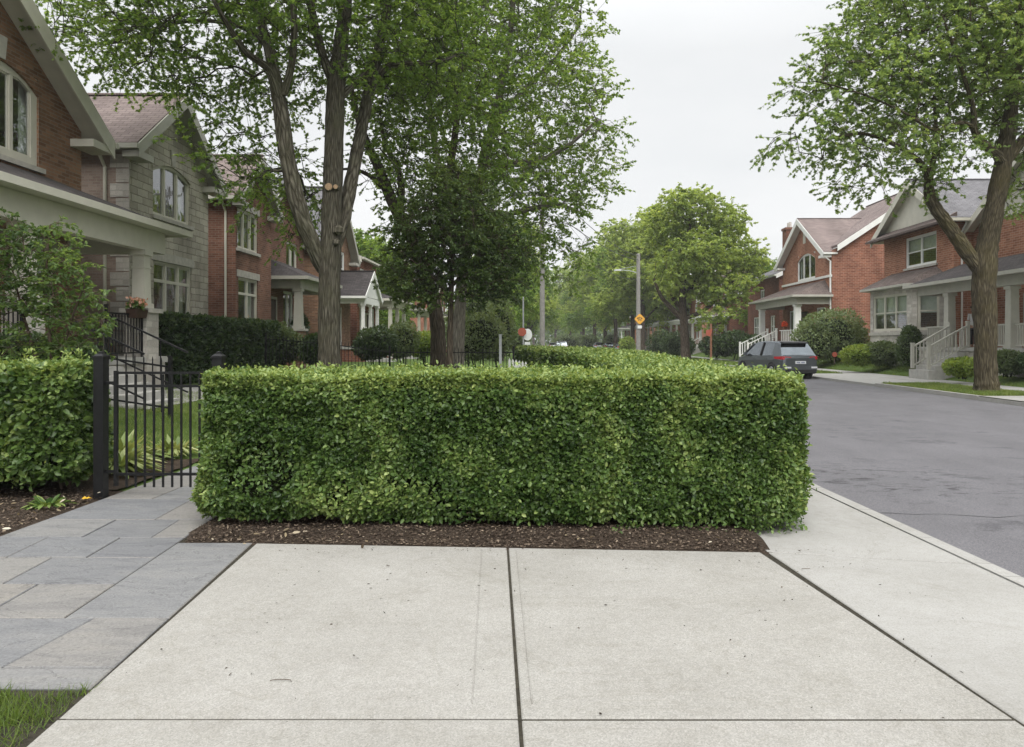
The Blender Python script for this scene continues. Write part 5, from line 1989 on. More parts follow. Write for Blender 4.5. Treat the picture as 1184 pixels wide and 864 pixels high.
# ------------------------------------------------------------------ things on the porches
def flowerbox(label, F, u, n, z, w, petals, seed, hang=True):
    p = F(u, n, z)
    r = np.random.default_rng(seed)
    t = thing('flower_box', label, 'flower box', tuple(p))
    mb = MB()
    mb.hexa([F(u - w / 2, n - .1, z), F(u + w / 2, n - .1, z), F(u + w / 2, n + .1, z), F(u - w / 2, n + .1, z),
             F(u - w / 2 - .03, n - .13, z + .2), F(u + w / 2 + .03, n - .13, z + .2), F(u + w / 2 + .03, n + .13, z + .2), F(u - w / 2 - .03, n + .13, z + .2)])
    part(mb, 'box', M['dark_wood'], t)
    k = 160
    P = np.array([F(u + a * w / 2, n + b * .13, z + .2 + c) for a, b, c in zip(r.uniform(-1, 1, k), r.uniform(-1, 1, k), r.uniform(0, .16, k))])
    leaves('leaves', P, r.normal(size=(k, 3)) + [0, 0, .5], r.normal(size=(k, 3)) + [0, 0, 1], .08, .6, r.normal(size=k) * .15 + .45, M['hedge_leaf'], t, tuple(p), 'ovate')
    k = 140
    P = np.array([F(u + a * w * .42, n + b * .14, z + .3 + c) for a, b, c in zip(np.clip(r.normal(size=k) * .5, -1, 1), r.uniform(-1, 1, k), r.uniform(0, .13, k))])
    leaves('blossoms', P, r.normal(size=(k, 3)), r.normal(size=(k, 3)) + [.5, -.3, .6], .075, .9, r.random(k), M[petals], t, tuple(p), 'ovate')


F = LF(-11.2, 9.0)
flowerbox('dark flower box of peach blooms on the black porch rail by the stone pier', F, 7.35, 2.32, 2.12, .42, 'flower_peach', 71)
flowerbox('flower box of pink blooms on the porch edge behind the leafy sapling', F, 2.0, 2.42, 1.75, .6, 'flower_pink', 72)


def armchair(name, label, p, ang, mat, sc=1.0):
    t = thing(name, label, 'chair', tuple(p))
    c, s = math.cos(ang), math.sin(ang)
    Fc = frame(p, (c, s, 0), (-s, c, 0))
    mb = MB()
    mb.boxF(Fc, -.3, .3, -.28, .28, .30, .42)
    part(mb, 'seat', M[mat], t)
    mb = MB()
    mb.hexa([Fc(-.33, -.34, .3), Fc(.33, -.34, .3), Fc(.33, -.26, .3), Fc(-.33, -.26, .3), Fc(-.28, -.46, .98), Fc(.28, -.46, .98), Fc(.28, -.40, .98), Fc(-.28, -.40, .98)])
    part(mb, 'backrest', M[mat], t)
    for k in (-1, 1):
        mb = MB()
        a, b = sorted((k * .30, k * .37))
        mb.boxF(Fc, a, b, -.3, .3, .56, .62)
        part(mb, 'armrest', M[mat], t)
        for n_ in (-.27, .25):
            mb = MB()
            mb.boxF(Fc, a, b, n_ - .03, n_ + .03, 0, .56)
            part(mb, 'leg', M[mat], t)


F = RF(20.0, 49.7)
armchair('porch_chair', 'pale wicker armchair at the far end of the porch above the grey car', F(7.6, 1.7, 1.45), math.pi / 2 + .4, 'wicker')
p = F(3.6, 2.0, 2.40)
t = thing('flower_pot', 'pot of bright orange-red flowers on the white porch rail above the grey car', 'flower pot', tuple(p))
mb = MB()
mb.lathe(p[0], p[1], [(.12, 2.40), (.17, 2.66), (.16, 2.68)], 10)
part(mb, 'pot', M['rust'], t)
r_ = np.random.default_rng(4)
k = 120
leaves('blossoms', p + np.array([0, 0, .45]) + unit(r_.normal(size=(k, 3))) * .17, r_.normal(size=(k, 3)), r_.normal(size=(k, 3)), .12, .9, r_.random(k), M['flower_red'], t, tuple(p), 'ovate')
p = F(4.4, 2.0, 1.45)


# ------------------------------------------------------------------ person on the far porch, half behind the trunk
def person(label, p, facing):
    p = np.array(p, float)
    c, s = math.cos(facing), math.sin(facing)
    Fc = frame(p, (c, s, 0), (-s, c, 0))          # u sideways, n forwards
    root = thing('person', label, 'person', tuple(p))

    def skin(name, pts, edges, rads, mat, rootv=0, sub=2):
        me = bpy.data.meshes.new(name)
        me.from_pydata([tuple(Fc(*q) - p) for q in pts], edges, [])
        o = bpy.data.objects.new(name, me)
        C.objects.link(o)
        o.parent = root
        md = o.modifiers.new('skin', 'SKIN')
        md.use_smooth_shade = True
        for i, r in enumerate(rads):
            v = me.skin_vertices[0].data[i]
            v.radius = (r, r) if not hasattr(r, '__len__') else r
            v.use_root = i == rootv
        ss = o.modifiers.new('subd', 'SUBSURF')
        ss.levels = ss.render_levels = sub
        me.materials.append(mat)
        return o
    # one continuous body, clothes over it
    pts = [(0, 0, .93), (0, .0, 1.12), (0, -.01, 1.32), (0, 0, 1.46), (0, .02, 1.56), (0, .03, 1.66), (0, .03, 1.74),
           (-.18, 0, 1.40), (-.24, -.01, 1.14), (-.22, .13, .93), (.18, 0, 1.40), (.24, -.01, 1.14), (.22, .13, .93),
           (-.10, 0, .86), (-.11, .02, .48), (-.11, 0, .09), (-.12, .14, .04), (.10, 0, .86), (.11, .02, .48), (.11, 0, .09), (.12, .14, .04),
           (-.21, .20, .88), (.21, .20, .88)]
    ed = [(0, 1), (1, 2), (2, 3), (3, 4), (4, 5), (5, 6), (2, 7), (7, 8), (8, 9), (2, 10), (10, 11), (11, 12), (0, 13), (13, 14), (14, 15), (15, 16), (0, 17), (17, 18), (18, 19), (19, 20), (9, 21), (12, 22)]
    rd = [.13, .115, .13, .06, .058, .095, .075, .06, .045, .034, .06, .045, .034, .09, .062, .045, .035, .09, .062, .045, .035, .03, .03]
    skin('body', pts, ed, rd, M['skin'])
    sh = [(0, 0, .90), (0, .0, 1.12), (0, -.01, 1.32), (0, 0, 1.45), (-.185, 0, 1.405), (-.25, -.01, 1.17), (.185, 0, 1.405), (.25, -.01, 1.17)]
    skin('shirt', sh, [(0, 1), (1, 2), (2, 3), (2, 4), (4, 5), (2, 6), (6, 7)], [.155, .14, .15, .075, .078, .065, .078, .065], M['cloth_white'])
    tr = [(0, 0, .94), (-.10, 0, .84), (-.11, .02, .48), (-.11, 0, .10), (.10, 0, .84), (.11, .02, .48), (.11, 0, .10)]
    skin('trousers', tr, [(0, 1), (1, 2), (2, 3), (0, 4), (4, 5), (5, 6)], [.15, .105, .08, .07, .105, .08, .07], M['cloth_dark'])
    skin('hair', [(0, -.02, 1.70), (0, 0, 1.78), (0, -.06, 1.62)], [(0, 1), (0, 2)], [.105, .085, .08], M['hair'])


F = RF(19.6, 26.0)
pp = W(1124.5, 395, 1)
d_ = 32.2
person('person in white shirt and dark trousers on the porch, half hidden by the trunk', ((1125.5 - VX) * d_ / F_PX, d_ - .9 + .9, 1.35), math.radians(110))


# ================================================================== TREES
YAF, YEF = 17.0, 23.4


def LB(px, py, Y, rx, ry, rY, w=1.0):
    s = Y / F_PX
    return (W(px, py, Y), (rx * s, rY, ry * s), w)


def PL(Y, rows, dY=0.0):
    thin = {YAF: .86, YEF: .78}.get(Y, .92)
    """rows of (px, py, radius in px[, extra depth])"""
    out = []
    for q in rows:
        y = Y + (q[3] if len(q) > 3 else 0)
        out.append([*W(q[0], q[1], y), q[2] * thin * y / F_PX])
    return out


# A: the forked tree left of centre
YA = 17.0
bz = VY + CAMZ * F_PX / YA
A = [PL(YA, [(381, bz + 6, 27), (381, bz - 12, 19), (381, 420, 15.5), (381, 360, 14.5), (382, 300, 14), (384, 230, 13), (386, 170, 12.5), (388, 110, 12), (393, 60, 10), (400, 0, 8), (405, -70, 6), (410, -140, 3)]),
     PL(YA, [(374, 312, 9, .1), (362, 285, 11, -.2), (345, 240, 11, -.5), (333, 185, 10.5, -.7), (325, 130, 10, -.8), (320, 100, 9.5, -.9)]),
     PL(YA, [(322, 112, 8, -.9), (310, 80, 5.5, -1.2), (286, 62, 4.5, -1.6), (270, 40, 4, -2), (255, 15, 3, -2.4), (236, -20, 2, -2.8)]),
     PL(YA, [(322, 106, 8, -.9), (312, 60, 7, -.8), (300, 20, 6, -.6), (286, -40, 4, -.4), (275, -110, 2.5, -.3)]),
     PL(YA, [(328, 110, 6, -.9), (338, 70, 5, -1), (340, 20, 4.5, -1.2), (336, -40, 3, -1.4), (338, -90, 2, -1.6)]),
     PL(YA, [(386, 292, 8, 0), (398, 250, 9, .3), (408, 200, 8.5, .7), (418, 150, 8, 1.1), (430, 90, 7.5, 1.5), (444, 30, 6, 2), (458, -50, 3.5, 2.4)]),
     PL(YA, [(424, 110, 5, 1.3), (445, 80, 5, 1.6), (470, 74, 4, 2.0), (505, 72, 3, 2.4), (540, 60, 2, 2.8)]),
     PL(YA, [(390, 118, 5, 0), (406, 100, 5, .2), (424, 84, 4, .6)]),
     PL(YA, [(386, 100, 6, 0), (372, 60, 6, -.2), (360, 10, 5, -.5), (350, -50, 3, -.8)]),
     PL(YA, [(318, 70, 3, -.8), (290, 36, 3, -.4), (240, 24, 2.5, .2), (190, 30, 2, .6), (130, 50, 1.4, 1.0)])]
A_lobes = [LB(140, 46, YA + .6, 80, 44, 2.6, 1.0), LB(250, 50, YA, 100, 70, 3.5, .9), LB(380, 10, YA, 120, 90, 3.6, .75), LB(268, 180, YA - .6, 42, 50, 1.5, .8), LB(330, 215, YA + 2.5, 60, 60, 1.5, .55),
           LB(470, 60, YA + 2.5, 80, 80, 2.6, .8), LB(450, 180, YA + 3, 40, 60, 1.8, .35), LB(270, -110, YA, 200, 100, 4.2, .45), LB(450, -100, YA + 1, 130, 90, 4.2, .45), LB(100, 20, YA + 1, 36, 34, 1.8, .7)]
ra = tree('maple_tree', 'tall forked tree with a pale round pruning scar on its grey-brown trunk, behind the hedge', (A[0][0][0], YA, 0), A, A_lobes, .60, M['tree_leaf'], M['bark_grey'], .080, 8, 14, .85, 'big trees left of the street', 11, 860, shape='lobed', asp=.95, bias=.35, tint0=.36)
# pruning scars
for px, py, rr_, lab in ((380, 216, 5.0, None), (388, 216, 3.2, None)):
    p = W(px, py, YA - .26)
    mb = MB()
    mb.tube([p + np.array([0, .10, 0]), p + np.array([0, .0, 0])], [rr_ * .022, rr_ * .019], 12)
    sc = part(mb, 'branch_collar', M['bark_grey'], ra)
    mb = MB()
    mb.tube([p + np.array([0, .001, 0]), p + np.array([0, -.012, 0])], [rr_ * .0165, rr_ * .0155], 14)
    part(mb, 'pruning_scar', M['cutwood'], ra, 'pale round cut where a limb was sawn off')
mb = MB()
for px, py, q in ((391, 266, 6.5), (389, 280, 4.5)):
    p = W(px, py, YA - .20)
    mb.lathe(p[0], p[1], [(q * .004, p[2] - q * .018), (q * .019, p[2] - q * .009), (q * .019, p[2] + q * .007), (q * .004, p[2] + q * .018)], 10)
part(mb, 'burl', M['bark_grey'], ra)

# B: brown trunk leaning left
YB = 23.0
bz = VY + CAMZ * F_PX / YB
B = [PL(YB, [(506, bz + 6, 20), (506, bz - 6, 13), (507, 410, 10), (505, 370, 9), (496, 330, 8.5), (480, 285, 8), (462, 250, 7.5), (448, 220, 7), (436, 190, 6), (424, 165, 5), (412, 130, 4), (404, 90, 3)]),
     PL(YB, [(462, 246, 5), (464, 215, 4.5, .3), (458, 190, 4, .6), (446, 168, 3, 1), (440, 140, 2.5, 1.3)]),
     PL(YB, [(448, 222, 4), (430, 205, 3, -.3), (410, 196, 2, -.6), (392, 196, 1.4, -.8)]),
     PL(YB, [(490, 312, 6), (510, 260, 5.5, .6), (520, 200, 5, 1), (528, 140, 4, 1.4), (535, 70, 3, 1.6)])]
B_lobes = [LB(470, 140, YB, 60, 70, 2.6, .55), LB(468, 258, YB, 26, 34, 1.6, .9), LB(535, 170, YB + .8, 60, 70, 2.6, .8), LB(500, 60, YB + 1, 80, 60, 3, .45)]
tree('maple_tree', 'brown-trunked tree whose trunk leans left, rising behind the iron fence', (B[0][0][0], YB, 0), B, B_lobes, .70, M['tree_leaf'], M['bark_brown'], .10, 8, 13, .9, 'big trees left of the street', 12, 330, shape='kite', tint0=.34)

# C: pale trunk with the high crown that overhangs the street
YC = 28.0
bz = VY + CAMZ * F_PX / YC
Cc = [PL(YC, [(529, bz + 4, 13), (529, bz - 6, 9.5), (530, 400, 8), (533, 340, 7.5), (540, 280, 7), (552, 220, 6.5), (566, 160, 6), (580, 100, 5), (590, 40, 4), (596, -40, 2.5)]),
      PL(YC, [(538, 300, 5), (520, 240, 4.5, .4), (505, 180, 4, .8), (495, 110, 3, 1)]),
      PL(YC, [(556, 212, 4), (590, 190, 4, -.4), (622, 186, 3.2, -.8), (655, 170, 2.4, -1), (690, 140, 1.6, -1.2)]),
      PL(YC, [(546, 256, 4), (580, 250, 3.6, .3), (620, 240, 3, .5), (650, 238, 2.2, .6), (680, 250, 1.4, .8)]),
      PL(YC, [(570, 146, 3.5), (600, 110, 3, 1), (640, 70, 2.4, 1.4), (670, 30, 1.6, 1.6)])]
C_lobes = [LB(560, 60, YC, 90, 80, 3.4, .8), LB(628, 120, YC, 78, 90, 3.4, .95), LB(648, 200, YC, 66, 52, 2.6, .95), LB(590, 230, YC, 70, 70, 3.0, 1.0), LB(690, 150, YC - .5, 28, 46, 1.6, .9), LB(570, -60, YC, 130, 90, 4, .4), LB(640, 20, YC, 50, 60, 2.6, .8), LB(640, 290, YC, 46, 36, 1.8, .8)]
tree('maple_tree', 'tall tree with a pale trunk, its high crown spreading right over the street', (Cc[0][0][0], YC, 0), Cc, C_lobes, .78, M['tree_leaf'], M['bark_pale'], .112, 8, 15, 1.0, 'big trees left of the street', 13, 640, tint0=.42)

# D: small dense dark tree
YD = 19.5
bz = VY + CAMZ * F_PX / YD
D_ = [PL(YD, [(519, bz + 3, 8), (519, bz - 6, 5), (520, 410, 4), (521, 370, 3.6), (522, 330, 3.2), (524, 290, 2.8), (527, 240, 2), (530, 200, 1.2)]),
      PL(YD, [(521, 345, 2.4), (500, 320, 2, -.4), (475, 300, 1.4, -.7)]),
      PL(YD, [(522, 330, 2.4), (550, 306, 2, .3), (580, 290, 1.3, .5)]),
      PL(YD, [(523, 310, 2), (505, 270, 1.6, .5), (490, 240, 1, .8)])]
D_lobes = [LB(525, 268, YD, 70, 50, 1.6, 1.0), LB(488, 318, YD, 42, 34, 1.2, 1.1), LB(560, 318, YD, 44, 30, 1.2, 1.0), LB(528, 226, YD, 44, 32, 1.3, .8), LB(588, 290, YD, 24, 30, .9, .7), LB(474, 290, YD, 26, 34, .9, .8)]
tree('linden_tree', 'small dark dense-leaved tree on a thin trunk in front of the big trees', (D_[0][0][0], YD, 0), D_, D_lobes, .40, M['tree_leaf_dark'], M['bark_brown'], .078, 8, 15, .46, None, 14, 430, shape='ovate', asp=.7, tint0=.40, bias=.2)

# E: the big kerbside tree on the right
YE = 23.4
bz = VY + CAMZ * F_PX / YE
E = [PL(YE, [(1141, bz + 5, 25), (1141, bz - 4, 18), (1140, 430, 15.5), (1139, 380, 15.5), (1138, 335, 16), (1138, 305, 17), (1144, 270, 14), (1150, 240, 13), (1157, 205, 12.5), (1163, 170, 12), (1170, 120, 9), (1176, 60, 7), (1180, 0, 5), (1184, -60, 3)]),
     PL(YE, [(1132, 312, 9), (1118, 292, 10.5, -.1), (1102, 268, 10, -.2), (1084, 244, 9, -.4), (1075, 226, 8, -.5), (1073, 205, 6, -.6), (1066, 190, 4.5, -.8), (1040, 170, 3.5, -1.1), (1000, 155, 2.5, -1.4), (960, 160, 1.6, -1.6)]),
     PL(YE, [(1074, 210, 5, -.5), (1080, 180, 4, -.3), (1082, 150, 3, 0), (1080, 110, 2.2, .3)]),
     PL(YE, [(1160, 190, 8), (1152, 178, 7, -.3), (1136, 165, 6, -.5), (1126, 150, 5, -.8), (1126, 130, 4, -1), (1118, 100, 3, -1.3), (1105, 60, 2.2, -1.7), (1090, 20, 1.5, -2)]),
     PL(YE, [(1127, 148, 4, -.8), (1110, 142, 3, -1.2), (1080, 150, 2.4, -1.6), (1045, 130, 1.8, -2), (1000, 110, 1.4, -2.2), (950, 95, 1, -2.4)]),
     PL(YE, [(1165, 185, 8), (1180, 165, 7, .4), (1200, 140, 6, .8), (1225, 100, 4.5, 1.2), (1250, 40, 3, 1.6)]),
     PL(YE, [(1172, 100, 4), (1150, 70, 3.5, .5), (1120, 30, 2.6, 1), (1090, -20, 1.6, 1.4)])]
E_lobes = [LB(985, 95, YE - 1, 78, 55, 2.2, .85), LB(1080, 75, YE, 90, 75, 3.0, .9), LB(950, 160, YE - 1.4, 62, 22, 1.4, .9), LB(1020, 165, YE - 1, 70, 34, 1.8, .8), LB(1000, 212, YE - 1.2, 52, 18, 1.2, .5), LB(1150, 60, YE, 70, 90, 3.2, .8),
           LB(1075, 200, YE - .6, 30, 26, 1.2, .5), LB(1010, 30, YE, 60, 40, 2.2, .8), LB(1120, -50, YE, 130, 70, 4, .5), LB(1230, 60, YE + 1, 80, 130, 3.4, .5), LB(1185, 215, YE + .5, 26, 30, 1.4, .7), LB(905, 165, YE - 1.4, 22, 12, .9, .9), LB(1090, 170, YE - 1.2, 40, 30, 1.3, .7)]
tree('ash_tree', 'big kerbside tree on the right with an olive-brown forked trunk and spreading crown', (E[0][0][0], YE, 0), E, E_lobes, .58, M['tree_leaf_cool'], M['bark_olive'], .10, 8, 14, .84, None, 15, 900, shape='lobed', asp=.9, tint0=.44, bias=.3, droop=.3)

# F: the bright round tree further along
YF = 64.0
bz = VY + CAMZ * F_PX / YF
Ff = [PL(YF, [(793, bz + 2, 9), (793, bz - 3, 6.5), (792, 395, 5.6), (791, 375, 5.4), (789, 355, 5), (790, 325, 4), (795, 280, 3), (800, 240, 1.5)]),
      PL(YF, [(790, 370, 3.6), (775, 355, 3.2, -.5), (764, 342, 2.4, -1), (756, 322, 1.6, -1.4)]),
      PL(YF, [(790, 360, 3), (778, 345, 2.8, .4), (768, 330, 2.0, .8), (764, 305, 1.2, 1.2)]),
      PL(YF, [(793, 368, 3), (812, 360, 2.6, -.4), (830, 345, 1.8, -.8), (848, 325, 1.2, -1.2)]),
      PL(YF, [(790, 345, 3), (812, 315, 2.4, .5), (830, 285, 1.6, 1)])]
F_lobes = [LB(800, 238, YF, 36, 20, 2.6, 1.0), LB(838, 258, YF, 28, 24, 2.6, 1.0), LB(768, 258, YF + 1, 24, 24, 2.4, .8), LB(858, 300, YF, 24, 28, 2.4, 1.0), LB(812, 292, YF - 2, 36, 24, 2.4, 1.0), LB(776, 312, YF - 1, 22, 26, 2.6, .8), LB(842, 335, YF - 2, 28, 22, 2.0, 1.0), LB(826, 366, YF - 2.5, 20, 14, 1.5, 1.0), LB(800, 325, YF + 1, 40, 20, 3, .6), LB(800, 275, YF + 2, 50, 30, 3, .5)]
tree('locust_tree', 'round bright green street tree beyond the grey car', (Ff[0][0][0], YF, 0), Ff, F_lobes, .88, M['tree_leaf_bright'], M['bark_brown'], .23, 7, 15, .95, None, 16, 640, tint0=.46, bias=.2, twig_mesh=False, tip=.014)


# avenue trees further down, from two grown specimens
def avenue(seed, label, loc, mat, height=18.0):
    h = height
    x, y = loc
    r = np.random.default_rng(seed)
    limbs = [[[x, y, -.1, .48], [x, y, .6, .36], [x + .1, y, h * .2, .30], [x, y, h * .4, .24], [x + .2, y, h * .65, .15], [x, y, h * .9, .05]]]
    for i in range(6):
        a = i * 1.05 + r.random() * .5
        z = h * (.2 + .05 * i)
        d = np.array([math.cos(a), math.sin(a)])
        limbs.append([[x, y, z, .16], [x + d[0] * 1.6, y + d[1] * 1.6, z + 1.6, .12], [x + d[0] * 3.6, y + d[1] * 3.6, z + 3.2, .07], [x + d[0] * 5, y + d[1] * 5, z + 4.4, .03]])
    lob = [((x, y, h * .6), (h * .22, h * .22, h * .28), .7)]
    for i in range(11):
        a = i * 2.4 + r.random()
        zz = h * (.30 + .055 * i)
        q = h * (.25 - .012 * i) * (.8 + .4 * r.random())
        lob.append(((x + q * math.cos(a), y + q * math.sin(a), zz), (h * .13, h * .13, h * .085 * (.8 + .5 * r.random())), 1.0))
    return tree('street_tree', label, (x, y, 0), limbs, lob, 1.05, mat, M['bark_brown'], .30, 7, 13, 1.3, 'street trees far down the road', seed, 560, tint0=.46, bias=.25, twig_mesh=False, tip=.02)


t1 = avenue(21, 'far street tree directly left of the street lamp pole, with a brown trunk', (14.3, 99.0), M['tree_leaf_bright'], 20.5)
t2 = avenue(22, 'darker far street tree behind the street lamp pole', (14.6, 112.0), M['tree_leaf'])
far = [(t1, 13.6, 126, 1.05, 1.3, 'far street tree above the silver parked car'), (t2, 13.2, 140, 1.1, 2.2, 'far street tree above the white parked car'), (t1, 12.6, 160, 1.15, .4, 'distant street tree left of the white parked car'),
       (t2, 12.0, 185, 1.15, 3.4, 'distant street tree right of the white van'), (t1, 10.0, 215, 1.2, 4.1, 'distant street tree above the white van'), (t2, 6.5, 250, 1.2, 5.0, 'furthest street tree closing the view down the road'),
       (t1, -1.0, 280, 1.3, 2.6, 'furthest tree at the far end, seen right of the tall grey pole'), (t2, 16, 262, 1.3, 1.1, 'hazy tree at the road end behind the distant street trees'),
       (t2, -3.0, 62, .62, 1.9, 'leafy tree behind the stop sign and shrubs'), (t1, -3.6, 80, .8, 2.9, 'tree beyond the leafy tree behind the stop sign'), (t2, -1.2, 112, .8, .8, 'far tree just left of the tall grey pole'), (t2, -13.0, 58, .62, 4.4, 'tree between the far houses on the left'), (t1, -2.0, 150, 1.0, 5.6, 'distant tree left of the pole, fading into the haze'),
       (t2, 24, 74, .6, 4.0, 'backyard tree between the brick houses on the right'), (t1, 25, 102, .8, 3.0, 'backyard tree behind the porch by the yellow sign')]
for src, x, y, s, rz, lab in far:
    c = copy_tree(src)
    c.location = (x, y, 0)
    c.scale = (s, s, s)
    c.rotation_euler = (0, 0, rz)
    c['label'] = lab

# sapling and shrubs
YS = 10.3
bs = [[[*W(62, 470, YS), .03], [*W(60, 420, YS), .026], [*W(56, 370, YS), .022], [*W(54, 310, YS), .015], [*W(58, 260, YS), .008]],
      [[*W(66, 470, YS), .028], [*W(72, 410, YS), .024], [*W(86, 360, YS - .1), .016], [*W(98, 330, YS - .2), .008]],
      [[*W(52, 470, YS), .028], [*W(40, 410, YS + .1), .022], [*W(26, 360, YS + .1), .016], [*W(14, 310, YS), .008]]]
S_l = [LB(48, 285, YS, 40, 34, .55, 1), LB(62, 340, YS, 48, 30, .6, 1), LB(84, 366, YS, 34, 22, .5, 1), LB(14, 330, YS, 34, 50, .55, 1), LB(88, 305, YS - .2, 18, 16, .4, .8), LB(8, 268, YS, 20, 24, .4, .9), LB(60, 395, YS, 50, 20, .5, .6)]
tree('sapling', 'loose leafy sapling with several thin stems in front of the cream porch', (W(60, 470, YS)[0], YS, float(hL(-6.8))), bs, S_l, .24, M['tree_leaf_cool'], M['twig'], .066, 6, 9, .27, None, 17, 150, shape='ovate', asp=.55, tint0=.12, bias=.1, tip=.004)


def B3(px, py, Y, rx, rz_, ry):
    s = Y / F_PX
    return (W(px, py, Y), (rx * s, ry, rz_ * s))


bush('shrub', 'large rounded grey-green shrub against the blank brick side gable', [B3(962, 386, 44.5, 38, 27, 1.9), B3(940, 398, 44, 24, 24, 1.4), B3(985, 400, 44.5, 22, 22, 1.4)], M['grey_leaf'], 9000, .17, None, 81, (18, 44.5, .42), spike=.12, tint0=.5)
bush('shrub', 'low yellow-green shrub at the left end of the row by the stone bay', [B3(992, 411, 37.5, 18, 12, .8)], M['lime_leaf'], 3400, .12, 'shrubs along the stone bay', 82, (16.6, 37.5, .4), tint0=.5)
bush('shrub', 'mid green shrub in the middle of the row by the stone bay', [B3(1022, 409, 37, 20, 14, .8)], M['grey_leaf'], 3400, .12, 'shrubs along the stone bay', 83, (17.5, 37, .4), tint0=.35)
bush('conical_shrub', 'dark upright egg-shaped shrub in front of the stone bay window', [B3(1053, 404, 34.8, 16, 26, .66), B3(1053, 390, 34.8, 11, 14, .45)], M['shade_leaf'], 4200, .09, None, 84, (17.7, 34.8, .42), tint0=.6, up=.8)
bush('shrub', 'yellow-leaved shrub at the foot of the porch stairs, left of the big trunk', [B3(1113, 425, 27.6, 19, 10, .6)], M['lime_leaf'], 2600, .11, 'shrubs below the porch', 85, (16.0, 27.6, .2), tint0=.45)
bush('shrub', 'dark green shrub below the porch railing, right of the big trunk', [B3(1166, 419, 27.0, 17, 13, .6)], M['grey_leaf'], 2800, .11, 'shrubs below the porch', 86, (17.3, 27.0, .3), tint0=.3)
bush('shrub', 'dark green shrub below the porch at the right end of its bed', [B3(1200, 419, 26.0, 20, 13, .6)], M['shade_leaf'], 2800, .11, 'shrubs below the porch', 87, (17.7, 26.0, .3), tint0=.5)
for i, (px, py, Y, a, b, m, lab) in enumerate((
        (765, 396, 78, 17, 14, 'shade_leaf', 'rounded dark shrub beside the yellow road sign'), (783, 398, 74, 19, 14, 'shade_leaf', 'rounded dark shrub left of the bright tree trunk'),
        (828, 400, 62, 20, 11, 'shade_leaf', 'dark hedge-like shrub above the grey car bonnet'), (850, 396, 60, 18, 13, 'shade_leaf', 'broad dark shrub below the white ground-floor windows'),
        (872, 400, 57, 14, 12, 'shade_leaf', 'dark shrub right of the white ground-floor windows'), (725, 399, 92, 9, 9, 'lime_leaf', 'small bright shrub behind the silver parked car'))):
    bush('shrub', lab, [B3(px, py, Y, a, b, 1.2), B3(px + a * .5, py + 4, Y, a * .6, b * .7, 1.0)], M[m], 3000, .2, 'shrubs across the street', 90 + i, (W(px, py, Y)[0], Y, .1), tint0=.5)
for i, (px, py, Y, a, b, m, lab) in enumerate((
        (436, 396, 29, 24, 18, 'shade_leaf', 'dark shrub right of the white stair rail, behind the iron fence'), (466, 392, 33, 18, 20, 'grey_leaf', 'green shrub behind the fence, left of the brown trunk'),
        (556, 388, 31, 30, 28, 'grey_leaf', 'big green shrub behind the iron fence, right of the pale trunk'), (578, 380, 34, 18, 34, 'grey_leaf', 'tall mid green shrub left of the stop sign pole'),
        (545, 372, 40, 34, 34, 'grey_leaf', 'tall light green shrub between the pale trunk and the grey post'), (492, 398, 36, 16, 14, 'lime_leaf', 'low bright shrub seen between the two trunks'),
        (366, 402, 27, 14, 16, 'shade_leaf', 'dark purple-green shrub at the left of the forked trunk'))):
    bush('shrub', lab, [B3(px, py, Y, a, b, 1.0), B3(px - a * .4, py + b * .4, Y, a * .7, b * .7, .9)], M[m], 3600, .12, 'shrubs behind the iron fence', 100 + i, (W(px, py, Y)[0], Y, .05), tint0=.5)
bush('shrub', 'olive green shrub left of the dark hipped porch, behind the tall dark hedge', [B3(322, 398, 27.6, 20, 24, .7), B3(338, 402, 27.8, 14, 18, .6)], M['grey_leaf'], 3000, .11, None, 110, (-9.7, 27.6, .4), tint0=.25)
bush('shrub', 'low dark shrub under the sapling beside the black porch railing', [B3(30, 410, 11.5, 40, 26, .6), B3(84, 414, 11.5, 30, 20, .5)], M['shade_leaf'], 4200, .06, None, 111, (-7.6, 11.5, .4), tint0=.45)
# dark plants on the porch of the fourth house
bush('potted_plant', 'dark leafy plant on the wall beside the square cream column of the hipped porch', [B3(347, 378, 32.5, 9, 14, .4)], M['shade_leaf'], 900, .12, None, 112, (W(347, 378, 32.5)[0], 32.5, 1.2), tint0=.3)


# ================================================================== POLES, SIGNS, WIRES
def pole(name, label, x, y, h, r0, r1, mat, cat, group=None):
    t = thing(name, label, cat, (x, y, 0), group)
    mb = MB()
    mb.lathe(x, y, [(r0 * 1.02, -.2), (r0, .4), ((r0 + r1) / 2, h * .5), (r1, h), (r1 * .7, h + .06)], 12)
    part(mb, 'pole', M[mat], t)
    return t


px_, py_ = .37, 45.0
u1 = pole('utility_pole', 'tall grey utility pole standing behind the far end of the long hedge', px_, py_, 11.2, .165, .13, 'pole_wood', 'utility pole', 'poles along the street')
mb = MB()
mb.box(px_ - .9, px_ + .9, py_ - .06, py_ + .06, 10.5, 10.64)
part(mb, 'crossarm', M['pole_wood'], u1)
lx, ly = 12.5, 90.0
t = pole('street_lamp', 'pale grey lamp pole with an arm over the road and a yellow sign on it', lx, ly, 12.3, .29, .22, 'pole_wood', 'street lamp', 'poles along the street')
mb = MB()
mb.tube([(lx, ly, 9.95), (lx - 1.0, ly, 10.25), (lx - 2.2, ly, 10.35)], [.06, .05, .04], 6)
mb.tube([(lx, ly, 10.9), (lx - 2.4, ly, 10.42)], [.03, .03], 5)
arm = part(mb, 'arm', M['galv'], t)
mb = MB()
mb.hexa([(lx - 3.0, ly - .17, 10.25), (lx - 2.1, ly - .13, 10.25), (lx - 2.1, ly + .13, 10.25), (lx - 3.0, ly + .17, 10.25), (lx - 2.9, ly - .12, 10.42), (lx - 2.1, ly - .1, 10.44), (lx - 2.1, ly + .1, 10.44), (lx - 2.9, ly + .12, 10.42)])
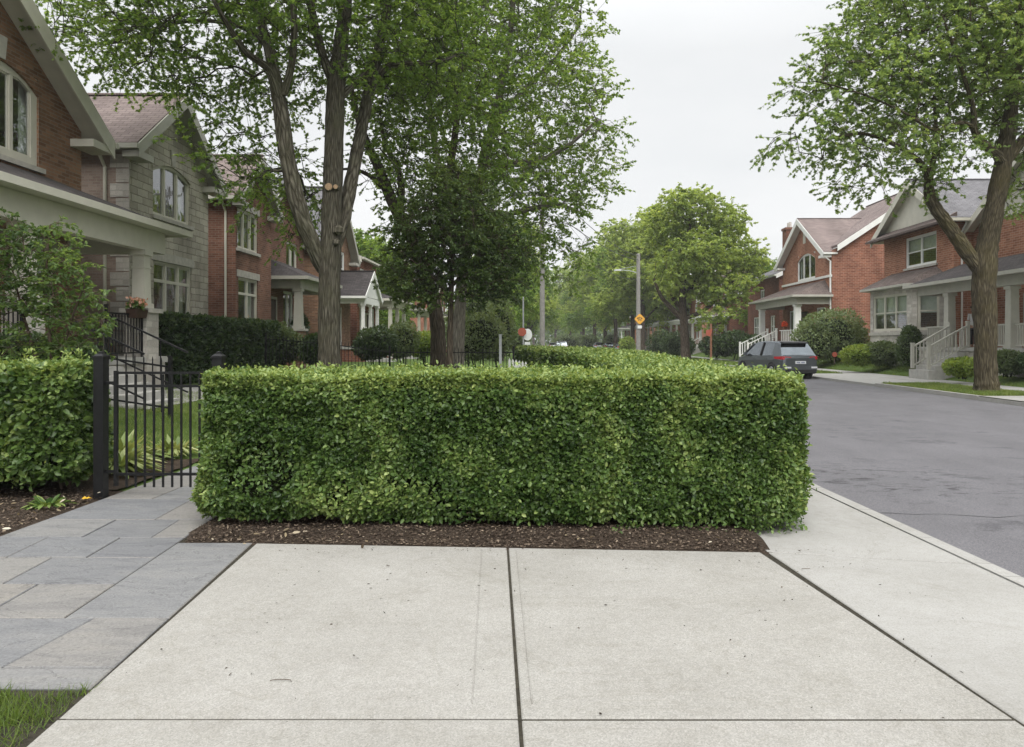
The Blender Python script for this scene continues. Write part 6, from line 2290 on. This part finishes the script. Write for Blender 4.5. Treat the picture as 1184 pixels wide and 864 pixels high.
part(mb, 'lamp_head', M['galv'], t)
zc, s = CAMZ + (VY - 369) * 89.6 / F_PX, .70
yy = ly - .36
mb = MB()
Fq = frame((lx + .12, yy, zc), (1, 0, 0), (0, -1, 0))
oct_ = []
for i in range(4):
    a = math.pi / 2 * i
    for da in (-.22, 0, .22):
        oct_.append((s * (1.0 if da == 0 else .965) * math.cos(a + da) * (1 if da == 0 else .98), s * math.sin(a + da) * (1 if da == 0 else .98)))
sq = [(s * math.cos(a), s * math.sin(a)) for a in (0, math.pi / 2, math.pi, 1.5 * math.pi)]
rp = round_poly(sq, [.22] * 4, 5)
mb.prismF(Fq, [tuple(q) for q in rp], 0, .02)
sg = part(mb, 'warning_sign', M['sign_yellow'], t, 'yellow diamond warning sign with dark bent symbols')
mb = MB()
for pts in ([(-.34, .12), (-.16, .24), (-.08, .10), (-.24, -.02)], [(-.06, .26), (.08, .26), (.04, .05), (-.04, .05)], [(.12, .22), (.34, .10), (.26, -.02), (.12, .08)], [(-.22, -.08), (-.02, -.02), (.0, -.14), (-.16, -.20)], [(.06, -.03), (.24, -.08), (.16, -.22), (.04, -.14)]):
    mb.prismF(Fq, pts, .021, .025)
part(mb, 'symbol', M['sign_black'], sg)
mb = MB()
mb.prismF(Fq, [(-.26, -1.15), (.26, -1.15), (.26, -.78), (-.26, -.78)], 0, .02)
part(mb, 'plate', M['sign_white'], t)
# stop-sign pole
sx, sy = W(605, 395, 42)[:2]
t = thing('sign_pole', 'thin pale pole with small red-orange and round white signs beyond the hedge end', 'sign', (sx, sy, 0))
mb = MB()
mb.lathe(sx, sy, [(.05, -.1), (.045, 4.1), (.03, 4.15)], 8)
part(mb, 'pole', M['galv'], t)
Fq = frame((sx - .06, sy - .07, CAMZ + (VY - 384) * 42 / F_PX), (1, 0, 0), (0, -1, 0))
mb = MB()
mb.prismF(Fq, [(.25 * math.cos(a), .25 * math.sin(a)) for a in np.arange(8) * math.pi / 4 + math.pi / 8], 0, .015)
part(mb, 'stop_sign', M['sign_red'], t, 'red-orange octagonal sign')
Fq = frame((sx + .24, sy + .05, CAMZ + (VY - 387) * 42 / F_PX), (1, 0, 0), (0, -1, 0))
mb = MB()
mb.prismF(Fq, [(.27 * math.cos(a), .34 * math.sin(a)) for a in np.arange(16) * math.pi / 8], 0, .015)
mb.prismF(Fq, [(-.16, -.85), (.16, -.85), (.16, -.42), (-.16, -.42)], 0, .015)
part(mb, 'plate', M['sign_white'], t, 'round white sign with a small plate under it')
# rusty post with red marker, by the verge in front of the shrubs
rx_, ry_ = W(822, 395, 58)[:2]
t = thing('marker_post', 'rust-brown post with a small orange-red marker board left of the grey car', 'post', (rx_, ry_, 0))
mb = MB()
mb.box(rx_ - .07, rx_ + .07, ry_ - .07, ry_ + .07, -.1, 3.0)
part(mb, 'post', M['rust'], t)
mb = MB()
mb.hexa([(rx_ - .42, ry_ - .12, 2.1), (rx_ - .08, ry_ - .12, 2.0), (rx_ - .08, ry_ - .10, 2.0), (rx_ - .42, ry_ - .10, 2.1), (rx_ - .40, ry_ - .12, 2.5), (rx_ + .1, ry_ - .12, 2.58), (rx_ + .1, ry_ - .10, 2.58), (rx_ - .40, ry_ - .10, 2.5)])
part(mb, 'board', M['sign_red'], t)
# little red octagonal yard sign in front of the round shrub
qx, qy = W(965, 395, 41.5)[:2]
t = thing('yard_sign', 'small red octagonal yard sign stuck in the grass before the round shrub', 'sign', (qx, qy, .4))
mb = MB()
mb.box(qx - .02, qx + .02, qy + .02, qy + .05, .3, .85)
part(mb, 'stake', M['twig'], t)
Fq = frame((qx, qy, CAMZ + (VY - 410) * 41.5 / F_PX + .0), (1, 0, 0), (0, -1, 0))
mb = MB()
mb.prismF(Fq, [(.15 * math.cos(a), .15 * math.sin(a)) for a in np.arange(8) * math.pi / 4 + math.pi / 8], 0, .015)
sg = part(mb, 'board', M['sign_red'], t)


def wire(label, p, q, sag, r=.03, mat='wire'):
    p, q = np.array(p, float), np.array(q, float)
    mb = MB()
    mb.tube([p + (q - p) * t - np.array([0, 0, sag * 4 * t * (1 - t)]) for t in np.linspace(0, 1, 14)], r, 4)
    o = mb.build('overhead_wire', M[mat])
    tag(o, label, 'wire', 'overhead wires')


wire('topmost overhead wire from the tall grey pole to the lamp pole', (px_ + .8, py_, 10.66), (lx, ly, 12.1), .7)
wire('second overhead wire from the tall grey pole to the lamp pole', (px_, py_ - .05, 10.1), (lx, ly - .2, 11.6), .7)
wire('lowest overhead wire from the tall grey pole to the lamp pole', (px_, py_, 8.6), (lx - .2, ly, 9.2), .8, .022)
wire('overhead wire running on from the lamp pole down the street', (lx, ly, 11.9), (9.0, 190, 12), 1.2, .03)


# ================================================================== CARS
M['paint_grey'] = m_plain('paint_grey', (0.13, 0.145, 0.16), 0.28, 0.05, 2, 0, 0.6, 0.8)
M['paint_white'] = m_plain('paint_white', (0.72, 0.73, 0.75), 0.25, 0.03, 2, 0, 0, 0.6)
M['paint_silver'] = m_plain('paint_silver', (0.42, 0.44, 0.46), 0.25, 0.05, 2, 0, 0.5, 0.6)
M['paint_black'] = m_plain('paint_black', (0.02, 0.02, 0.023), 0.25, 0.05, 2, 0, 0.0, 0.6)
M['car_glass'] = m_plain('car_glass', (0.17, 0.19, 0.205), 0.05, 0.1, 3, 0, 0.9, 0.8)
M['rubber'] = m_plain('rubber', (0.022, 0.022, 0.023), 0.85, 0.2, 12)
M['plastic'] = m_plain('black_plastic', (0.03, 0.03, 0.032), 0.6, 0.15, 8)
M['rim'] = m_plain('alloy', (0.45, 0.46, 0.47), 0.3, 0.1, 8, 0, 0.8)
M['tail_red'] = m_plain('tail_red', (0.48, 0.02, 0.03), 0.15, 0.1, 8, 0, 0, 0.7)
M['plate'] = m_plain('number_plate', (0.75, 0.76, 0.78), 0.5, 0.04)
M['plate_ink'] = m_plain('plate_ink', (0.05, 0.09, 0.25), 0.5, 0.04)


def car(name, label, x, y, paint, rot=0.0, L_=4.65, Wd=1.86, H=1.66, van=False, group=None, cat='car', facing=1):
    """facing +y; rear towards the camera"""
    t = thing(name, label, cat, (x, y, -.12), group)
    OFF[t.name] = (0, 0, 0)
    hw = Wd / 2
    # body: cross sections along the length: y, half width, bottom, belt, crown
    st = [(-2.33, .74, .42, .90, .92), (-2.28, .86, .32, 1.00, 1.04), (-2.1, .92, .28, 1.06, 1.08), (-1.5, .93, .26, 1.05, 1.08), (-.6, .93, .25, 1.02, 1.05), (.4, .93, .25, .99, 1.02),
          (1.1, .93, .26, .97, 1.02), (1.55, .92, .27, .93, 1.0), (2.0, .88, .29, .86, .92), (2.22, .78, .32, .74, .80), (2.32, .64, .38, .62, .66)]
    k = L_ / 4.65
    mb = MB()
    rings = []
    for yy, w, zb, zt, zc in st:
        w *= hw / .93
        zt, zc = zt * H / 1.66, zc * H / 1.66
        half = [(0, zb), (w * .82, zb), (w * .97, zb + .10), (w, zb + (zt - zb) * .45), (w * .985, zb + (zt - zb) * .72), (w * .93, zt), (w * .80, zc), (0, zc + .01)]
        ring = half + [(-a, b) for a, b in half[-2:0:-1]]
        rings.append([(a, yy * k, b) for a, b in ring])
    for a, b in zip(rings[:-1], rings[1:]):
        for i in range(len(a)):
            j = (i + 1) % len(a)
            mb.poly([a[i], a[j], b[j], b[i]], True)
    mb.poly(rings[0][::-1])
    mb.poly(rings[-1])
    part(mb, 'body', M[paint], t)
    # cabin: side outline lofted inwards
    bz, tz = 1.02 * H / 1.66, H
    rear_top = -2.02 if van else -1.78
    prof = [(-2.2, bz), (rear_top, tz - .10), (rear_top + .2, tz - .03), (-.4, tz), (.35, tz - .04), (.62, tz - .12), (1.42, bz - .02)]
    wb, wt = .86 * hw / .93, .66 * hw / .93
    def cw(z):
        return wb + (wt - wb) * (z - bz) / (tz - bz)
    mb = MB()
    n = len(prof)
    Lp = [(-cw(z), yy * k, z) for yy, z in prof]
    Rp = [(cw(z), yy * k, z) for yy, z in prof]
    mb.poly(Lp)
    mb.poly(Rp[::-1])
    for i in range(n):
        j = (i + 1) % n
        mb.poly([Lp[i], Rp[i], Rp[j], Lp[j]])
    part(mb, 'windows', M['car_glass'], t)
    mb = MB()      # roof skin and pillars
    top = prof[1:6]
    for (ya, za), (yb, zb_) in zip(top[:-1], top[1:]):
        a, b = cw(za) + .012, cw(zb_) + .012
        mb.hexa([(-a, ya * k, za - .03), (a, ya * k, za - .03), (b, yb * k, zb_ - .03), (-b, yb * k, zb_ - .03), (-a + .05, ya * k, za + .022), (a - .05, ya * k, za + .022), (b - .05, yb * k, zb_ + .022), (-b + .05, yb * k, zb_ + .022)])
    part(mb, 'roof', M[paint], t)
    for s in (-1, 1):
        mb = MB()
        def P3(yy, z, o=.012):
            return np.array([s * (cw(z) + o), yy * k, z])
        mb.beam(P3(.60, tz - .10), P3(1.42, bz + .0), .07, .06)
        part(mb, 'pillar', M[paint], t)
        mb = MB()
        mb.beam(P3(-.35, tz - .04), P3(-.30, bz), .05, .09)
        part(mb, 'pillar', M['plastic'], t)
        mb = MB()
        # broad rear pillar
        q = [P3(rear_top, tz - .11), P3(rear_top + .42, tz - .07), P3(-1.30, bz + .12), P3(-1.5, bz - .02), P3(-2.2, bz - .02)]
        q2 = [a - np.array([s * .05, 0, 0]) for a in q]
        mb.poly(q if s > 0 else q[::-1])
        for i in range(5):
            j = (i + 1) % 5
            mb.poly([q[i], q[j], q2[j], q2[i]])
        part(mb, 'pillar', M[paint], t)
        mb = MB()
        mb.hexa([(s * .90, .95 * k, bz - .02), (s * 1.06, .97 * k, bz - .02), (s * 1.06, 1.09 * k, bz), (s * .90, 1.10 * k, bz), (s * .90, .95 * k, bz + .10), (s * 1.07, .97 * k, bz + .13), (s * 1.06, 1.09 * k, bz + .12), (s * .90, 1.10 * k, bz + .10)])
        part(mb, 'mirror', M[paint], t)
        for yy in (-1.42, 1.40):
            mb = MB()
            ax = s * (hw - .20)
            mb.tube([(ax, yy * k, .345), (s * (hw + .005), yy * k, .345)], [.43, .43], 18)
            part(mb, 'wheel_arch', M['plastic'], t)
            mb = MB()
            mb.tube([(ax, yy * k, .345), (s * (hw - .0), yy * k, .345), (s * (hw + .025), yy * k, .345)], [.345, .345, .31], 20)
            wh = part(mb, 'wheel', M['rubber'], t)
            mb = MB()
            mb.tube([(s * (hw + .012), yy * k, .345), (s * (hw + .034), yy * k, .345)], [.235, .21], 16)
            for q in range(5):
                a = q * 1.2566
                mb.beam((s * (hw + .036), yy * k, .345), (s * (hw + .036), yy * k + .2 * math.cos(a), .345 + .2 * math.sin(a)), .05, .02)
            rm = part(mb, 'rim', M['rim'], wh)
        mb = MB()
        yb = -2.27 * k
        mb.hexa([(s * .46, yb - .055, .92), (s * .87, yb - .03, .90), (s * .95, yb + .60, .93), (s * .60, yb + .1, .92), (s * .46, yb - .055, 1.02), (s * .86, yb - .02, 1.05), (s * .945, yb + .60, 1.02), (s * .60, yb + .1, 1.03)])
        part(mb, 'tail_light', M['tail_red'], t)
        mb = MB()
        for yy in (-1.0, .15):
            mb.box(*sorted((s * .925, s * .955)), yy * k, (yy + .2) * k, .90, .925)
        part(mb, 'door_handles', M[paint], t)
    mb = MB()
    mb.hexa([(-.80, -2.38 * k, .36), (.80, -2.38 * k, .36), (.86, -2.15 * k, .36), (-.86, -2.15 * k, .36), (-.80, -2.40 * k, .62), (.80, -2.40 * k, .62), (.88, -2.15 * k, .62), (-.88, -2.15 * k, .62)])
    part(mb, 'rear_bumper', M[paint], t)
    for s in (-1, 1):
        mb = MB()
        mb.box(*sorted((s * .50, s * .80)), -2.408 * k, -2.39 * k, .50, .575)
        part(mb, 'reflector', M['plate'], t)
    mb = MB()
    mb.hexa([(-.76, -2.41 * k, .30), (.76, -2.41 * k, .30), (.80, -2.2 * k, .24), (-.80, -2.2 * k, .24), (-.76, -2.412 * k, .44), (.76, -2.412 * k, .44), (.80, -2.2 * k, .44), (-.80, -2.2 * k, .44)])
    part(mb, 'bumper_lip', M['plastic'], t)
    mb = MB()
    mb.hexa([(-.62, (rear_top - .18) * k, tz - .085), (.62, (rear_top - .18) * k, tz - .085), (.64, (rear_top + .18) * k, tz - .045), (-.64, (rear_top + .18) * k, tz - .045), (-.62, (rear_top - .18) * k, tz - .045), (.62, (rear_top - .18) * k, tz - .045), (.64, (rear_top + .18) * k, tz + .0), (-.64, (rear_top + .18) * k, tz + .0)])
    part(mb, 'spoiler', M['plastic'], t)
    mb = MB()
    mb.box(-.26, .26, -2.36 * k, -2.33 * k, .70, .83)
    pl_ = part(mb, 'number_plate', M['plate'], t)
    mb = MB()
    for i in range(7):
        if i == 3:
            continue
        mb.box(-.20 + i * .058, -.165 + i * .058, -2.366 * k, -2.361 * k, .735, .79)
    part(mb, 'characters', M['plate_ink'], pl_)
    for o in t.children:
        for v in [o]:
            pass
    t.rotation_euler = (0, 0, rot)
    return t


car('parked_car', 'dark grey five-door car parked at the far kerb, rear towards us', 11.55, 35.7, 'paint_grey', .2, H=1.72, group='cars parked along the street')
car('parked_car', 'silver car parked far off beside the yellow road sign', 12.0, 102.5, 'paint_silver', .0, H=1.5, group='cars parked along the street')
car('parked_car', 'white car parked far off, left of the silver car', 11.9, 140, 'paint_white', .0, H=1.55, group='cars parked along the street')
car('parked_car', 'black car parked between the silver and white cars far off', 12.0, 122, 'paint_black', .0, H=1.5, group='cars parked along the street')
car('parked_car', 'dark silver car parked far off beyond the white car', 12.0, 160, 'paint_silver', .0, H=1.5, group='cars parked along the street')
car('van', 'white van with a dark roofline driving far down the road', 4.0, 118, 'paint_white', .0, 5.0, 1.95, 1.75, True, None, 'van')
car('parked_car', 'white car just left of the tall grey pole, far down the road', 3.4, 150, 'paint_white', .0, H=1.5, group='cars parked along the street')

# the wood that closes the view at the far end of the street
r_ = np.random.default_rng(99)
n = 26000
x_ = r_.uniform(-75, 75, n)
top_ = 7 + 9 * vnoise(np.stack([x_, 0 * x_, 0 * x_], 1), .09, 3) + 3 * vnoise(np.stack([x_, 0 * x_, 0 * x_], 1), .4, 4)
P_ = np.stack([x_, 318 + 14 * r_.random(n), top_ * r_.random(n) ** .8], 1)
o = leaves('far_wood', P_, r_.normal(size=(n, 3)), r_.normal(size=(n, 3)) + [0, -.4, .8], 1.1, .8, .45 + .5 * (vnoise(P_, .35, 7) - .5) + r_.normal(size=n) * .12, M['tree_leaf'], None, (0, 0, 0))
tag(o, 'hazy mass of trees closing the far end of the street', 'wood', kind='stuff')
for i, (px, Y, a, b, lab) in enumerate(((600, 70, 10, 12, 'small shrub at the foot of the stop sign, far back'), (655, 170, 16, 8, 'low roadside shrub left of the white van, far down the road'), (672, 175, 12, 8, 'low shrub right of the white van, far down the road'),
                                        (707, 128, 9, 8, 'low shrub between the white and silver parked cars'), (682, 150, 10, 8, 'low shrub behind the white parked car'))):
    bush('shrub', lab, [B3(px, 396, Y, a, b, 1.5)], M['grey_leaf'], 1500, .4, 'shrubs far down the street', 120 + i, (W(px, 395, Y)[0], Y, .05), tint0=.5)


# ================================================================== LIGHT, AIR, CAMERA
EXPO = 0.7
w = bpy.data.worlds.new('World')
SC.world = w
w.use_nodes = True
nt = w.node_tree
nt.nodes.clear()
out = nt.nodes.new('ShaderNodeOutputWorld')
bg = nt.nodes.new('ShaderNodeBackground')
bg.inputs['Strength'].default_value = 0.10
sky = nt.nodes.new('ShaderNodeTexSky')
sky.sky_type = 'NISHITA'
sky.sun_disc = False
SUN_EL, SUN_AZ = R(52), R(172)
sky.sun_elevation = SUN_EL
sky.sun_rotation = SUN_AZ
sky.dust_density = 3.0
hs = nt.nodes.new('ShaderNodeHueSaturation')
hs.inputs['Saturation'].default_value = 0.25
nt.links.new(sky.outputs[0], hs.inputs['Color'])
tc = nt.nodes.new('ShaderNodeTexCoord')
mp = nt.nodes.new('ShaderNodeMapping')
mp.inputs['Scale'].default_value = (1.2, 1.2, 4.0)
nt.links.new(tc.outputs['Generated'], mp.inputs[0])
nz = nt.nodes.new('ShaderNodeTexNoise')
nz.inputs['Scale'].default_value = 1.5
nz.inputs['Detail'].default_value = 5
nz.inputs['Roughness'].default_value = .5
nt.links.new(mp.outputs[0], nz.inputs['Vector'])
cr = nt.nodes.new('ShaderNodeValToRGB')
cr.color_ramp.elements[0].position = .3
cr.color_ramp.elements[0].color = (5.2, 5.36, 5.46, 1)
cr.color_ramp.elements[1].position = .68
cr.color_ramp.elements[1].color = (6.25, 6.28, 6.3, 1)
nt.links.new(nz.outputs['Fac'], cr.inputs[0])
mx = nt.nodes.new('ShaderNodeMix')
mx.data_type = 'RGBA'
mx.inputs[0].default_value = .88
nt.links.new(hs.outputs[0], mx.inputs[6])
sep = nt.nodes.new('ShaderNodeSeparateXYZ')
nt.links.new(tc.outputs['Generated'], sep.inputs[0])
gr = nt.nodes.new('ShaderNodeMapRange')          # an overcast sky is brighter overhead than at the horizon
gr.inputs['From Min'].default_value = 0.36
gr.inputs['From Max'].default_value = 0.9
gr.inputs['To Min'].default_value = 1.0
gr.inputs['To Max'].default_value = 2.5
nt.links.new(sep.outputs['Z'], gr.inputs['Value'])
gm = nt.nodes.new('ShaderNodeVectorMath')
gm.operation = 'SCALE'
nt.links.new(cr.outputs[0], gm.inputs[0])
nt.links.new(gr.outputs[0], gm.inputs['Scale'])
nt.links.new(gm.outputs[0], mx.inputs[7])
nt.links.new(mx.outputs[2], bg.inputs['Color'])
nt.links.new(bg.outputs[0], out.inputs[0])

# the damp summer air of the street
mb = MB()
mb.box(-140, 140, -40, 345, -1.4, 32)
hz = mb.build('haze', None)
hz['kind'] = 'stuff'
hz['label'] = 'thin pale summer haze filling the street air'
k = NT('haze_air')
pv = k.n('VolumePrincipled')
pv.inputs['Color'].default_value = (0.93, 0.95, 0.97, 1)
pv.inputs['Density'].default_value = 0.0005
k.link(pv.outputs[0], k.out.inputs['Volume'])
hz.data.materials.clear()
hz.data.materials.append(k.m)

sun = bpy.data.lights.new('sun', 'SUN')
sun.energy = 1.7
sun.angle = R(50)
sun.color = (1.0, 0.97, 0.92)
so = bpy.data.objects.new('sun', sun)
C.objects.link(so)
so.rotation_euler = (math.pi / 2 - SUN_EL, 0, math.pi - SUN_AZ)

cam = bpy.data.cameras.new('camera')
cam.sensor_width = 36
cam.lens = F_PX / 1184 * 36
cam.shift_x = (592 - VX) / 1184
cam.shift_y = -(432 - VY) / 1184
cam.clip_end = 3000
cam.clip_start = .05
co = bpy.data.objects.new('camera', cam)
C.objects.link(co)
co.location = (0, 0, CAMZ)
co.rotation_euler = (math.pi / 2, 0, 0)
SC.camera = co
SC.view_settings.view_transform = 'Standard'
SC.view_settings.look = 'None'
SC.view_settings.exposure = EXPO
SC.view_settings.gamma = 1
SC.view_settings.use_curve_mapping = False
cy_ = SC.cycles
cy_.max_bounces = 10
cy_.diffuse_bounces = 7
cy_.glossy_bounces = 3
cy_.transmission_bounces = 7
cy_.transparent_max_bounces = 8
cy_.use_adaptive_sampling = True
cy_.adaptive_threshold = 0.02
cy_.use_denoising = True
cy_.sample_clamp_indirect = 6
